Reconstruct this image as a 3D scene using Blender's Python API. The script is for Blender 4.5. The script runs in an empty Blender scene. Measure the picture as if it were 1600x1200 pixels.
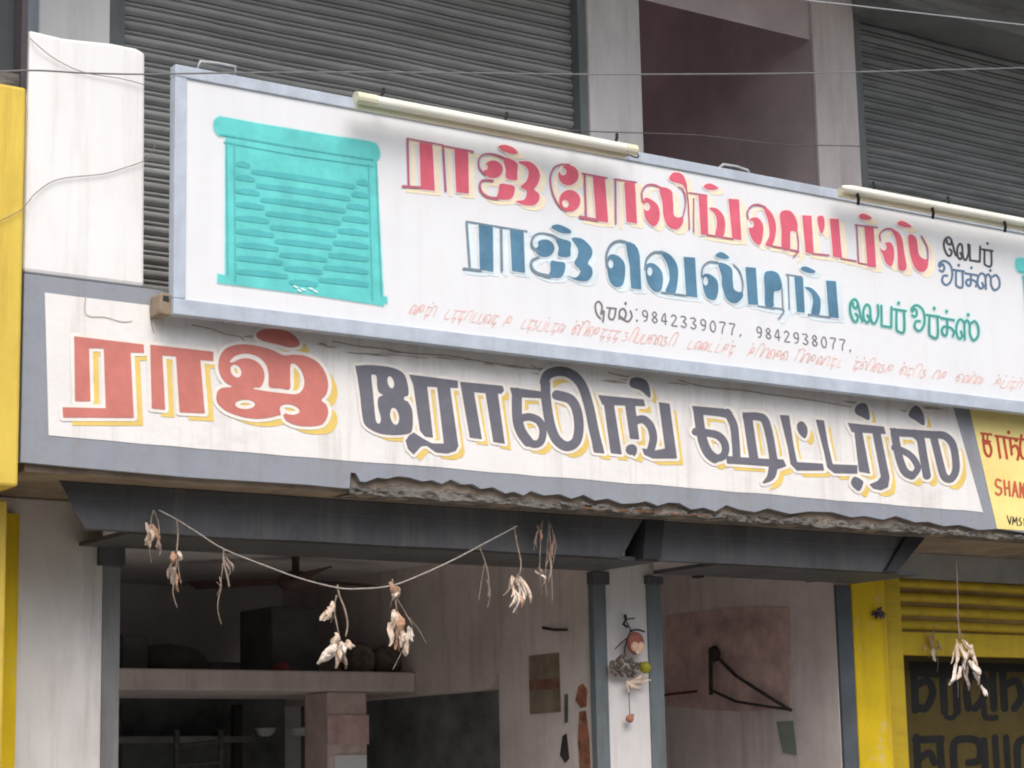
import bpy, bmesh, math, random
import numpy as np
from mathutils import Matrix, Vector, noise as mnoise

sc = bpy.context.scene
random.seed(7)
rng = np.random.RandomState(11)

# ------------------------------------------------------------------ camera
YAW, PITCH, ROLL, FOC = 0.61451065, 0.18432699, -0.02171543, 3368.33
CAMPOS = np.array([0.0, -6.123, 1.6])


def cam_axes():
    F = np.array([math.sin(YAW) * math.cos(PITCH), math.cos(YAW) * math.cos(PITCH), math.sin(PITCH)])
    R = np.cross(F, [0, 0, 1]); R /= np.linalg.norm(R)
    U = np.cross(R, F)
    c, s = math.cos(ROLL), math.sin(ROLL)
    return np.array([c * R + s * U, -s * R + c * U, F])


MC = cam_axes()
cd = bpy.data.cameras.new('camera')
cam = bpy.data.objects.new('camera', cd)
sc.collection.objects.link(cam)
cd.sensor_width = 36.0
cd.lens = 36.0 * FOC / 1600.0
cd.clip_start = 0.05
cd.clip_end = 1000.0
m3 = Matrix([list(MC[0]), list(MC[1]), list(-MC[2])]).transposed()
cam.matrix_world = Matrix.Translation(Vector(CAMPOS)) @ m3.to_4x4()
sc.camera = cam

# ------------------------------------------------------------------ sky, sun, exposure
SUN_EL, SUN_AZ = 50.0, 200.0          # degrees; azimuth clockwise from +Y (north)
world = bpy.data.worlds.new('World'); sc.world = world
world.use_nodes = True
wn = world.node_tree
bg = wn.nodes['Background']
sky = wn.nodes.new('ShaderNodeTexSky')
sky.sky_type = 'NISHITA'
sky.sun_disc = False
sky.sun_elevation = math.radians(SUN_EL)
sky.sun_rotation = math.radians(SUN_AZ)
sky.dust_density = 4.0
sky.air_density = 1.0
sky.ozone_density = 0.6
wn.links.new(sky.outputs[0], bg.inputs[0])
bg.inputs[1].default_value = 0.14
sd = bpy.data.lights.new('sun', 'SUN')
sun = bpy.data.objects.new('sun', sd); sc.collection.objects.link(sun)
sd.energy = 1.5
sd.angle = math.radians(50)
sd.color = (1.0, 0.99, 0.985)
el, az = math.radians(SUN_EL), math.radians(SUN_AZ)
sdir = Vector((math.sin(az) * math.cos(el), math.cos(az) * math.cos(el), math.sin(el)))
sun.rotation_euler = sdir.to_track_quat('Z', 'Y').to_euler()
sun.location = (0, -10, 20)
sc.view_settings.view_transform = 'Standard'
sc.view_settings.look = 'None'
sc.view_settings.exposure = 0.47
sc.view_settings.gamma = 1.0
sc.render.engine = 'CYCLES'
sc.cycles.max_bounces = 8
sc.cycles.diffuse_bounces = 6
sc.cycles.use_denoising = True
sc.cycles.filter_width = 2.0


# ------------------------------------------------------------------ helpers
def ray(x, y):
    return MC.T @ np.array([(x - 800.0) / FOC, (600.0 - y) / FOC, 1.0])


def px(x, y, Y=None, X=None, Z=None):
    """photo pixel -> the point of a world plane it shows"""
    r = ray(x, y)
    if Y is not None:
        t = (Y - CAMPOS[1]) / r[1]
    elif X is not None:
        t = (X - CAMPOS[0]) / r[0]
    else:
        t = (Z - CAMPOS[2]) / r[2]
    return CAMPOS + t * r


def px_arr(P, Y):
    P = np.asarray(P, float)
    d = np.stack([(P[:, 0] - 800) / FOC, (600 - P[:, 1]) / FOC, np.ones(len(P))], 1) @ MC
    t = (Y - CAMPOS[1]) / d[:, 1]
    return CAMPOS + d * t[:, None]


def pz(x, y, Y):
    return float(px(x, y, Y)[2])


def pxx(x, y, Y):
    return float(px(x, y, Y)[0])


def catmull(pts, closed=False, n=6):
    P = np.asarray(pts, float)
    N = len(P)
    out = []
    rngi = range(N if closed else N - 1)
    for i in rngi:
        if closed:
            a, b, c, d = P[(i - 1) % N], P[i], P[(i + 1) % N], P[(i + 2) % N]
        else:
            a, b, c, d = P[max(i - 1, 0)], P[i], P[i + 1], P[min(i + 2, N - 1)]
        for k in range(n):
            t = k / n
            out.append(0.5 * ((2 * b) + (-a + c) * t + (2 * a - 5 * b + 4 * c - d) * t * t + (-a + 3 * b - 3 * c + d) * t ** 3))
    if not closed:
        out.append(P[-1])
    return np.array(out)


class MB:
    def __init__(self):
        self.v = []; self.f = []; self.mi = []; self.m = 0

    def add(self, vs, fs):
        o = len(self.v)
        self.v += [tuple(map(float, p)) for p in vs]
        self.f += [tuple(i + o for i in f) for f in fs]
        self.mi += [self.m] * len(fs)
        return self

    def box(self, x0, x1, y0, y1, z0, z1):
        vs = [(x0, y0, z0), (x1, y0, z0), (x1, y1, z0), (x0, y1, z0), (x0, y0, z1), (x1, y0, z1), (x1, y1, z1), (x0, y1, z1)]
        return self.add(vs, [(3, 2, 1, 0), (4, 5, 6, 7), (0, 1, 5, 4), (1, 2, 6, 5), (2, 3, 7, 6), (3, 0, 4, 7)])

    def prism(self, poly, axis, a, b):
        """poly: list of 2-D points; extruded along axis from a to b"""
        def mk(p, t):
            if axis == 'y': return (p[0], t, p[1])
            if axis == 'x': return (t, p[0], p[1])
            return (p[0], p[1], t)
        n = len(poly)
        vs = [mk(p, a) for p in poly] + [mk(p, b) for p in poly]
        fs = [tuple(range(n)), tuple(range(2 * n - 1, n - 1, -1))]
        fs += [(i, i + n, (i + 1) % n + n, (i + 1) % n) for i in range(n)]
        return self.add(vs, fs)

    def tube(self, pts, r, n=6, cap=True):
        pts = [np.asarray(p, float) for p in pts]
        rr = r if hasattr(r, '__len__') else [r] * len(pts)
        vs, fs = [], []
        up = np.array([0.13, 0.4, 0.9])
        for i, p in enumerate(pts):
            t = pts[min(i + 1, len(pts) - 1)] - pts[max(i - 1, 0)]
            t = t / (np.linalg.norm(t) + 1e-12)
            a = np.cross(t, up)
            if np.linalg.norm(a) < 1e-3: a = np.cross(t, [1, 0, 0])
            a /= np.linalg.norm(a); b = np.cross(t, a)
            for k in range(n):
                w = 2 * math.pi * k / n
                vs.append(p + rr[i] * (math.cos(w) * a + math.sin(w) * b))
        for i in range(len(pts) - 1):
            for k in range(n):
                fs.append((i * n + k, i * n + (k + 1) % n, (i + 1) * n + (k + 1) % n, (i + 1) * n + k))
        if cap:
            fs.append(tuple(range(n - 1, -1, -1)))
            fs.append(tuple((len(pts) - 1) * n + k for k in range(n)))
        return self.add(vs, fs)

    def blob(self, c, rad, n=10, m=7, noise=0.0):
        vs, fs = [], []
        for j in range(m + 1):
            th = math.pi * j / m
            for k in range(n):
                w = 2 * math.pi * k / n
                s = 1 + noise * (random.random() - .5)
                vs.append((c[0] + rad[0] * s * math.sin(th) * math.cos(w), c[1] + rad[1] * s * math.sin(th) * math.sin(w), c[2] + rad[2] * s * math.cos(th)))
        for j in range(m):
            for k in range(n):
                fs.append((j * n + k, (j + 1) * n + k, (j + 1) * n + (k + 1) % n, j * n + (k + 1) % n))
        return self.add(vs, fs)

    def petal(self, p, d, L, W, curl=0.3, th=0.0012):
        """a dried, cupped flake hanging from p along d"""
        p = np.asarray(p, float); d = np.asarray(d, float); d /= np.linalg.norm(d)
        s = np.cross(d, [random.uniform(-.4, .4), 1, random.uniform(-.4, .4)]); s /= np.linalg.norm(s)
        nrm = np.cross(s, d)
        rows = 7
        vs, fs = [], []
        for side in (0, 1):
            for i in range(rows):
                t = i / (rows - 1)
                w = W * (math.sin(math.pi * min(1, .10 + t * .84)) ** .8) * (1 + .25 * math.sin(8 * t + p[0] * 90) + .08 * math.sin(17 * t + p[2] * 170))
                c = p + d * L * t + nrm * (curl * L * (t - .5) ** 2 + .1 * L * math.sin(5 * t + p[2] * 70)) + s * .12 * L * math.sin(4 * t + p[0] * 50) * t + nrm * th * side
                for k in (-1, -.4, .4, 1):
                    vs.append(c + s * w * k * .5 + nrm * curl * W * abs(k) * .6)
        o = rows * 4
        for i in range(rows - 1):
            for k in range(3):
                a = i * 4 + k
                fs.append((a, a + 1, a + 5, a + 4))
                fs.append((o + a + 4, o + a + 5, o + a + 1, o + a))
            for k in (0, 3):
                a = i * 4 + k
                q = (a, a + 4, o + a + 4, o + a)
                fs.append(q if k == 0 else q[::-1])
        return self.add(vs, fs)

    def build(self, name, mats, parent=None, smooth=False, bevel=0.0):
        me = bpy.data.meshes.new(name)
        me.from_pydata(self.v, [], self.f)
        if not isinstance(mats, (list, tuple)): mats = [mats]
        for m in mats: me.materials.append(m)
        if len(mats) > 1: me.polygons.foreach_set('material_index', self.mi)
        if smooth: me.polygons.foreach_set('use_smooth', [True] * len(me.polygons))
        me.update()
        o = bpy.data.objects.new(name, me)
        sc.collection.objects.link(o)
        if parent is not None:
            o.parent = parent
            o.matrix_parent_inverse = Matrix.Translation(parent.location).inverted() if parent.type == 'EMPTY' else Matrix()
        if bevel:
            b = o.modifiers.new('edge', 'BEVEL'); b.width = bevel; b.segments = 2; b.limit_method = 'ANGLE'; b.angle_limit = 0.6
        return o


def tag(o, label=None, cat=None, group=None, kind=None):
    if label: o['label'] = label
    if cat: o['category'] = cat
    if group: o['group'] = group
    if kind: o['kind'] = kind
    return o


def thing(name, label, cat, loc, group=None):
    o = bpy.data.objects.new(name, None)
    sc.collection.objects.link(o)
    o.location = tuple(map(float, loc)); o.empty_display_size = .1
    return tag(o, label, cat, group)


# ------------------------------------------------------------------ materials
def srgb(*c):
    return tuple(((v / 255) / 12.92 if v / 255 <= .04045 else (((v / 255) + .055) / 1.055) ** 2.4) for v in c)


def mat(name, col, rough=0.75, var=0.12, scale=6.0, bump=0.1, bscale=40.0, stain=None, stain_amt=0.0, stain_scale=2.0, metal=0.0, stretch=(1, 1, 1), spec=0.3, stain_lo=.5, streak=None, streak_amt=0.0):
    m = bpy.data.materials.new(name); m.use_nodes = True
    nt = m.node_tree; N = nt.nodes; L = nt.links
    b = N['Principled BSDF']
    b.inputs['Roughness'].default_value = rough
    b.inputs['Metallic'].default_value = metal
    b.inputs['Specular IOR Level'].default_value = spec
    tc = N.new('ShaderNodeTexCoord'); mp = N.new('ShaderNodeMapping')
    mp.inputs['Scale'].default_value = stretch
    L.new(tc.outputs['Object'], mp.inputs['Vector'])
    n1 = N.new('ShaderNodeTexNoise'); n1.inputs['Scale'].default_value = scale; n1.inputs['Detail'].default_value = 6
    n1.inputs['Roughness'].default_value = .65
    L.new(mp.outputs[0], n1.inputs['Vector'])
    rmp = N.new('ShaderNodeValToRGB')
    lo = tuple(max(0, c * (1 - var * 1.6)) for c in col) + (1,); hi = tuple(min(1, c * (1 + var)) for c in col) + (1,)
    rmp.color_ramp.elements[0].color = lo; rmp.color_ramp.elements[0].position = .32
    rmp.color_ramp.elements[1].color = hi; rmp.color_ramp.elements[1].position = .68
    L.new(n1.outputs['Fac'], rmp.inputs[0])
    out = rmp.outputs[0]
    if stain is not None:
        n2 = N.new('ShaderNodeTexNoise'); n2.inputs['Scale'].default_value = stain_scale; n2.inputs['Detail'].default_value = 9
        n2.inputs['Roughness'].default_value = .7
        L.new(mp.outputs[0], n2.inputs['Vector'])
        r2 = N.new('ShaderNodeValToRGB')
        r2.color_ramp.elements[0].position = stain_lo; r2.color_ramp.elements[0].color = (0, 0, 0, 1)
        r2.color_ramp.elements[1].position = stain_lo + .22; r2.color_ramp.elements[1].color = (stain_amt,) * 3 + (1,)
        L.new(n2.outputs['Fac'], r2.inputs[0])
        mx = N.new('ShaderNodeMixRGB'); mx.inputs[2].default_value = tuple(stain) + (1,)
        L.new(r2.outputs[0], mx.inputs[0]); L.new(out, mx.inputs[1]); out = mx.outputs[0]
    if streak is not None:
        mp2 = N.new('ShaderNodeMapping'); mp2.inputs['Scale'].default_value = (14, 14, .9)
        L.new(tc.outputs['Object'], mp2.inputs['Vector'])
        n4 = N.new('ShaderNodeTexNoise'); n4.inputs['Scale'].default_value = 1.0; n4.inputs['Detail'].default_value = 7; n4.inputs['Roughness'].default_value = .72
        L.new(mp2.outputs[0], n4.inputs['Vector'])
        r4 = N.new('ShaderNodeValToRGB')
        r4.color_ramp.elements[0].position = .50; r4.color_ramp.elements[0].color = (0, 0, 0, 1)
        r4.color_ramp.elements[1].position = .74; r4.color_ramp.elements[1].color = (streak_amt,) * 3 + (1,)
        L.new(n4.outputs['Fac'], r4.inputs[0])
        mx = N.new('ShaderNodeMixRGB'); mx.inputs[2].default_value = tuple(streak) + (1,)
        L.new(r4.outputs[0], mx.inputs[0]); L.new(out, mx.inputs[1]); out = mx.outputs[0]
    L.new(out, b.inputs['Base Color'])
    if bump:
        n3 = N.new('ShaderNodeTexNoise'); n3.inputs['Scale'].default_value = bscale; n3.inputs['Detail'].default_value = 5
        L.new(mp.outputs[0], n3.inputs['Vector'])
        bp = N.new('ShaderNodeBump'); bp.inputs['Strength'].default_value = bump; bp.inputs['Distance'].default_value = .01
        L.new(n3.outputs['Fac'], bp.inputs['Height']); L.new(bp.outputs[0], b.inputs['Normal'])
    return m


K = 0.88
def pc(r, g, b, k=K):
    return tuple(v * k for v in srgb(r, g, b))


M = {}
M['sign_white'] = mat('sign white enamel', (.735, .755, .775), .45, .03, 3, .02, 60, stain=(.62, .61, .58), stain_amt=.35, stain_scale=3, stain_lo=.52, streak=(.58, .57, .55), streak_amt=0.22)
M['sign_frame'] = mat('sign frame grey blue paint', pc(190, 201, 214), .5, .10, 9, .04, 60, stain=pc(170, 180, 190), stain_amt=.6, stain_scale=7, streak=(.30, .30, .31), streak_amt=0.35)
M['dark_under'] = mat('dark steel back', (.03, .03, .032), .7, .2, 8)
M['fascia_white'] = mat('fascia white wash', (.76, .75, .735), .85, .04, 4, .12, 35, stain=(.50, .45, .39), stain_amt=.55, stain_scale=2.6, stretch=(1, 1, 1.6), stain_lo=.53, streak=(.46, .41, .36), streak_amt=0.55)
M['fascia_grey'] = mat('fascia grey border paint', pc(152, 158, 167), .8, .10, 5, .12, 45, stain=pc(120, 115, 110), stain_amt=.6, stain_scale=5, streak=(.22, .21, .20), streak_amt=0.6)
M['concrete'] = mat('bare concrete', (.17, .15, .13), .95, .35, 14, .9, 45, stain=(.07, .06, .055), stain_amt=.8, stain_scale=9)
M['rough_concrete'] = mat('broken concrete', (.155, .145, .13), .98, .35, 22, .8, 60, stain=(.10, .09, .08), stain_amt=.9, stain_scale=11, stain_lo=.47, stretch=(.45, 1, 1.6))
M['lintel'] = mat('grey cement lintel', (.30, .30, .28), .95, .12, 5, .3, 30)
M['soffit'] = mat('soffit plaster', (.30, .24, .185), .95, .25, 6, .5, 30)
M['white_wall'] = mat('white wall', (.77, .775, .77), .85, .03, 3, .10, 30, stain=(.66, .64, .60), stain_amt=.5, stain_scale=2.5, stretch=(1.4, 1.4, .7), streak=(.50, .47, .43), streak_amt=0.4)
M['pillar'] = mat('off white pillar', (.66, .645, .635), .85, .05, 4, .12, 30, stain=(.42, .40, .37), stain_amt=.5, stain_scale=3, stretch=(1.5, 1.5, .6), streak=(.36, .33, .30), streak_amt=0.55)
M['pillar_pink'] = mat('pink white pillar', (.66, .61, .605), .85, .05, 4, .12, 30, stain=(.42, .36, .34), stain_amt=.45, stain_scale=3, stretch=(1.5, 1.5, .6), streak=(.36, .30, .28), streak_amt=0.5)
M['stair_wall'] = mat('stairwell wall', (.60, .52, .535), .9, .12, 3, .12, 25, stain=(.46, .38, .39), stain_amt=.5, stain_scale=2)
M['room_wall'] = mat('workshop wall', (.67, .60, .575), .92, .10, 3, .2, 25, stain=(.50, .41, .39), stain_amt=.6, stain_scale=4, streak=(.30, .22, .20), streak_amt=0.5)
M['room_dark'] = mat('sooty room wall', (.72, .69, .68), .95, .10, 3, .2, 25, stain=(.54, .50, .49), stain_amt=.6, stain_scale=3)
M['dark_tone'] = mat('dark shade tone and rack paint', (.19, .20, .195), .9, .3, 4, .2)  # tone standing for shade in the doorway and below the loft; also rack shelves
M['maroon'] = mat('maroon paint patch', (.62, .44, .405), .9, .25, 6, .2)
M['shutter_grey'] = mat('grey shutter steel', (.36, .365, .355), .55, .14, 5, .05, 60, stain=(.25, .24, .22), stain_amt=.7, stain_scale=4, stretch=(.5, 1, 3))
M['shutter_groove'] = mat('darker grey in shutter grooves', (.085, .085, .08), .85, .2, 6, .05)  # darker grey for the groove faces of the slats
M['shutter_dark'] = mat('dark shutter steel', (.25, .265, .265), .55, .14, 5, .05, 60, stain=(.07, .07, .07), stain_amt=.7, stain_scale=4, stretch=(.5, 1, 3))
M['guide_green'] = mat('grey green guide paint', (.16, .185, .185), .6, .12, 8, .06, 50, stain=(.10, .11, .11), stain_amt=.6, stain_scale=9, stretch=(1, 1, .4), streak=(.08, .07, .06), streak_amt=0.6)
M['guide_blue'] = mat('grey blue guide paint', (.14, .165, .178), .6, .14, 8, .06, 50, stain=(.09, .10, .11), stain_amt=.6, stain_scale=9, stretch=(1, 1, .4), streak=(.09, .08, .07), streak_amt=0.7)
M['hood_end'] = mat('hood end plate', (.030, .031, .034), .65, .15, 4, .05)
M['guide_grey'] = mat('grey guide paint', (.20, .205, .205), .6, .14, 8, .06, 50, stain=(.12, .12, .12), stain_amt=.6, stain_scale=9, stretch=(1, 1, .4), streak=(.09, .08, .07), streak_amt=0.6)
M['guide_dark'] = mat('dark guide paint', (.085, .10, .115), .6, .14, 8, .06, 50)
M['hood'] = mat('black shutter hood', (.085, .088, .094), .6, .18, 4, .05, 30, stain=(.11, .11, .11), stain_amt=.5, stain_scale=3, streak=(.16, .15, .14), streak_amt=0.6)
M['yellow'] = mat('yellow wall paint', (.66, .49, .085), .8, .07, 4, .08, 30, stain=(.50, .34, .06), stain_amt=.8, stain_scale=7, stretch=(1.5, 1.5, .6), streak=(.42, .25, .04), streak_amt=0.6)
M['yellow_pillar'] = mat('yellow pillar paint', (.66, .47, .012), .8, .08, 4, .10, 30, stain=(.55, .50, .40), stain_amt=.75, stain_scale=9, stain_lo=.58, streak=(.40, .24, .02), streak_amt=0.55)
M['yellow_steel'] = mat('yellow shutter paint', (.52, .38, .02), .6, .12, 6, .06, 40, stain=(.28, .17, .02), stain_amt=.7, stain_scale=6, stretch=(.5, 1, 2), streak=(.22, .13, .03), streak_amt=0.5)
M['yellow_groove'] = mat('darker brown groove', (.30, .20, .06), .8, .2, 6, .06)  # darker brown for the groove faces of the slats
M['yellow_board'] = mat('yellow painted sign ground', pc(250, 232, 152), .8, .05, 5, .08, 40, stain=pc(240, 205, 110), stain_amt=.6, stain_scale=4)
M['black_board'] = mat('dim olive board', (.085, .062, .014), .7, .2, 5, .03, stain=(.06, .05, .02), stain_amt=.7, stain_scale=5)
M['olive'] = mat('black board lettering', (.014, .014, .013), .7, .2, 12, 0)
M['tube_glass'] = mat('tube light housing', (.82, .82, .73), .3, .03, 5, 0, spec=.5, stain=(.66, .64, .48), stain_amt=.4, stain_scale=6)
M['tube_cap'] = mat('yellowed plastic', (.70, .68, .52), .45, .06, 8, 0)
M['clip'] = mat('black clip', (.012, .012, .012), .6, .1, 8, 0)
M['steel'] = mat('light steel', (.42, .44, .46), .5, .1, 12, 0)
M['tan_steel'] = mat('weathered tan tube', (.30, .24, .17), .8, .2, 16, .2, stain=(.13, .10, .07), stain_amt=.6, stain_scale=20)
M['wire'] = mat('cable sheath', (.10, .10, .105), .6, .1, 20, 0)
M['wire_grey'] = mat('grey cable', (.19, .19, .195), .6, .1, 20, 0)
M['wire_thin'] = mat('brown thin wire', (.20, .175, .16), .7, .1, 20, 0)
M['cord'] = mat('pale jute cord', (.40, .36, .32), .95, .2, 60, .3)
M['stem'] = mat('dry stem', (.30, .24, .19), .95, .25, 60, .3)
M['husk_white'] = mat('bleached dry husk', (.72, .64, .56), .9, .18, 40, .2, stain=(.42, .27, .18), stain_amt=.6, stain_scale=30)
M['husk_cream'] = mat('cream dry husk', (.66, .54, .43), .9, .22, 40, .2, stain=(.40, .20, .11), stain_amt=.7, stain_scale=30)
M['husk_orange'] = mat('orange dry husk', (.48, .29, .19), .9, .25, 40, .2, stain=(.22, .08, .04), stain_amt=.7, stain_scale=30)
M['husk_faded'] = mat('faded dry leaf', (.26, .20, .17), .9, .25, 40, .2)
M['rust_iron'] = mat('rusty black iron', (.045, .038, .036), .8, .3, 20, .2)
M['blade'] = mat('brown fan blade', (.075, .045, .042), .6, .15, 8, 0)
M['paper'] = mat('faded notice paper', (.24, .19, .135), .9, .25, 9, .1, stain=(.15, .12, .09), stain_amt=.8, stain_scale=14)
M['rust_stain'] = mat('bare brick red patch', (.30, .12, .07), .95, .35, 18, .5, stain=(.34, .26, .23), stain_amt=.8, stain_scale=20)
M['post_pink'] = mat('faded pink post', (.62, .50, .46), .9, .15, 5, .15, stain=(.28, .20, .17), stain_amt=.5, stain_scale=6)
M['sack'] = mat('grey sackcloth', (.22, .19, .165), .95, .3, 20, .5)
M['dark_box'] = mat('black box', (.10, .105, .10), .7, .2, 6, .05)
M['pale'] = mat('white enamel', (.75, .76, .78), .35, .03, 5, 0)
M['lime'] = mat('lime skin', (.27, .25, .02), .5, .15, 30, .2)
M['mask_red'] = mat('red mask paint', (.30, .10, .07), .5, .1, 20, 0)
M['mask_face'] = mat('pale mask face', (.72, .48, .34), .5, .08, 20, 0)
M['bead'] = mat('dark seed cluster', (.16, .125, .105), .8, .4, 40, .3)
M['purple'] = mat('dusty violet cloth', (.10, .07, .10), .9, .2, 30, .2)
M['ground'] = mat('dusty pale road', (.30, .28, .25), .95, .12, 3, .4, 60, stain=(.36, .32, .27), stain_amt=.6, stain_scale=.6)
M['neigh_dark'] = mat('dark window steel', (.045, .052, .055), .5, .2, 5, .03)

PAINT = {}
def paint(name, r, g, b, k=K, var=.08, fade=None):
    if name not in PAINT:
        c = pc(r, g, b, k)
        PAINT[name] = mat(name, c, .6, var, 9, 0, stain=fade if fade else tuple(min(1, v * 1.25 + .02) for v in c), stain_amt=.35, stain_scale=12)
    return PAINT[name]


# ------------------------------------------------------------------ sign-writing: shapes traced as outlines and brush strokes
class Ink:
    """collects glyph shapes in photo pixels, then turns them into flat paint on a sign face"""
    STEP = 0.8

    def __init__(self):
        self.glyphs = []; self.cur = None; self.o = (0, 0); self.s = 1.0

    def at(self, ox, oy, s):
        self.o = (ox, oy); self.s = s; return self

    def glyph(self):
        self.cur = []; self.glyphs.append(self.cur); return self

    def _t(self, pts):
        P = np.asarray(pts, float)
        return P / self.s + np.array(self.o, float)

    def poly(self, *pts, smooth=False, sub=False):
        if self.cur is None: self.glyph()
        P = self._t(pts)
        if smooth: P = catmull(P, True, 5)
        self.cur.append(('p', P, sub)); return self

    def sm(self, *pts, sub=False):
        return self.poly(*pts, smooth=True, sub=sub)

    def ell(self, cx, cy, rx, ry, rot=0, sub=False):
        a = np.linspace(0, 2 * math.pi, 25)[:-1]; c, s = math.cos(rot), math.sin(rot)
        return self.poly(*[(cx + rx * math.cos(t) * c - ry * math.sin(t) * s, cy + rx * math.cos(t) * s + ry * math.sin(t) * c) for t in a], sub=sub)

    def stroke(self, w, *pts, smooth=True, sub=False):
        if self.cur is None: self.glyph()
        P = self._t(pts)
        w = list(w) if hasattr(w, '__len__') else [w]
        W = np.interp(np.linspace(0, 1, len(P)), np.linspace(0, 1, len(w)), w)[:, None] / self.s * .5
        Q = np.hstack([P, W])
        if smooth and len(Q) > 2: Q = catmull(Q, False, 5)
        self.cur.append(('s', Q, sub)); return self

    def line(self, w, *pts, sub=False):
        return self.stroke(w, *pts, smooth=False, sub=sub)

    # --- distance field
    def field(self, pad=26):
        allp = np.vstack([s[1][:, :2] for g in self.glyphs for s in g])
        x0, y0 = np.floor(allp.min(0) - pad); x1, y1 = np.ceil(allp.max(0) + pad)
        st = self.STEP
        nx, ny = int((x1 - x0) / st) + 2, int((y1 - y0) / st) + 2
        F = np.full((ny, nx), 99.0)
        for g in self.glyphs:
            gp = np.vstack([s[1][:, :2] for s in g])
            i0 = max(0, int((gp[:, 0].min() - pad - x0) / st)); i1 = min(nx, int((gp[:, 0].max() + pad - x0) / st) + 2)
            j0 = max(0, int((gp[:, 1].min() - pad - y0) / st)); j1 = min(ny, int((gp[:, 1].max() + pad - y0) / st) + 2)
            X, Yg = np.meshgrid(x0 + np.arange(i0, i1) * st, y0 + np.arange(j0, j1) * st)
            D = np.full(X.shape, 99.0)
            for kind, P, sub in g:
                d = np.full(X.shape, 1e9)
                if kind == 's':
                    if len(P) == 1: P = np.vstack([P, P + [0.01, 0, 0]])
                    for a, b in zip(P[:-1], P[1:]):
                        ex, ey = b[0] - a[0], b[1] - a[1]; l2 = ex * ex + ey * ey + 1e-9
                        t = np.clip(((X - a[0]) * ex + (Yg - a[1]) * ey) / l2, 0, 1)
                        d = np.minimum(d, np.hypot(X - a[0] - t * ex, Yg - a[1] - t * ey) - (a[2] + t * (b[2] - a[2])))
                else:
                    ins = np.zeros(X.shape, bool)
                    for a, b in zip(P, np.roll(P, -1, 0)):
                        ex, ey = b[0] - a[0], b[1] - a[1]; l2 = ex * ex + ey * ey + 1e-9
                        t = np.clip(((X - a[0]) * ex + (Yg - a[1]) * ey) / l2, 0, 1)
                        d = np.minimum(d, np.hypot(X - a[0] - t * ex, Yg - a[1] - t * ey))
                        if a[1] != b[1]:
                            c = ((a[1] > Yg) != (b[1] > Yg)) & (X < (b[0] - a[0]) * (Yg - a[1]) / (b[1] - a[1]) + a[0])
                            ins ^= c
                    d = np.where(ins, -d, d)
                D = np.maximum(D, -d) if sub else np.minimum(D, d)
            F[j0:j1, i0:i1] = np.minimum(F[j0:j1, i0:i1], D)
        return F, x0, y0

    def layer(self, mb, F, x0, y0, Y, grow=0.0, shift=(0, 0)):
        st = self.STEP
        G = F - grow
        ny, nx = G.shape
        ins = G < 0
        cnt = ins[:-1, :-1].astype(int) + ins[:-1, 1:] + ins[1:, 1:] + ins[1:, :-1]
        P, faces = [], []
        for j in range(ny - 1):
            row = cnt[j]
            if not row.any(): continue
            full = row == 4
            if full.any():
                e = np.diff(np.concatenate([[0], full.astype(int), [0]]))
                for a, b in zip(np.where(e == 1)[0], np.where(e == -1)[0]):
                    k = len(P)
                    P += [(a, j), (b, j), (b, j + 1), (a, j + 1)]
                    faces.append((k + 3, k + 2, k + 1, k))
            for i in np.where((row > 0) & (row < 4))[0]:
                c = [(i, j), (i + 1, j), (i + 1, j + 1), (i, j + 1)]
                v = [G[j, i], G[j, i + 1], G[j + 1, i + 1], G[j + 1, i]]
                q = []
                for m in range(4):
                    n = (m + 1) % 4
                    if v[m] < 0: q.append(c[m])
                    if (v[m] < 0) != (v[n] < 0):
                        t = v[m] / (v[m] - v[n])
                        q.append((c[m][0] + t * (c[n][0] - c[m][0]), c[m][1] + t * (c[n][1] - c[m][1])))
                if len(q) > 2:
                    k = len(P); P += q
                    faces.append(tuple(range(k + len(q) - 1, k - 1, -1)))
        if not P: return
        A = np.array(P, float) * st + np.array([x0 + shift[0], y0 + shift[1]])
        mb.add(px_arr(A, Y), faces)

    def write(self, name, Y, mat_main, parent, label=None, outline=None, shadow=None, grow=0.0):
        """outline=(material, px), shadow=(material, dx, dy, grow)"""
        F, x0, y0 = self.field()
        mb = MB(); mats = []
        h = Y
        if shadow:
            mb.m = len(mats); mats.append(shadow[0]); h -= .0012
            self.layer(mb, F, x0, y0, h, shadow[3], (shadow[1], shadow[2]))
        if outline:
            mb.m = len(mats); mats.append(outline[0]); h -= .0012
            self.layer(mb, F, x0, y0, h, outline[1])
        mb.m = len(mats); mats.append(mat_main); h -= .0012
        self.layer(mb, F, x0, y0, h, grow)
        o = mb.build(name, mats, parent)
        if label: o['label'] = label
        return o

# ================================================================== THE SETTING
YW = 0.60                                   # plane of the shop pillars and shutters
ZTOP = 3.18                                 # top of the painted fascia
ZBOT = 2.575                                # underside of the slab

g = MB(); g.add([(-150, -150, 0), (150, -150, 0), (150, 150, 0), (-150, 150, 0)], [(0, 1, 2, 3)])
tag(g.build('ground', M['ground']), kind='structure')

# ------------------------------------------------------------------ the shop building
bld = thing('shop_building', 'two storey concrete shop building with white pillars behind the painted signs', 'building', (5.0, .6, 0))
b = MB().box(2.52, 11.0, .024, 4.2, ZBOT, 3.165); b.build('floor_slab', M['soffit'], bld)
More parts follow.
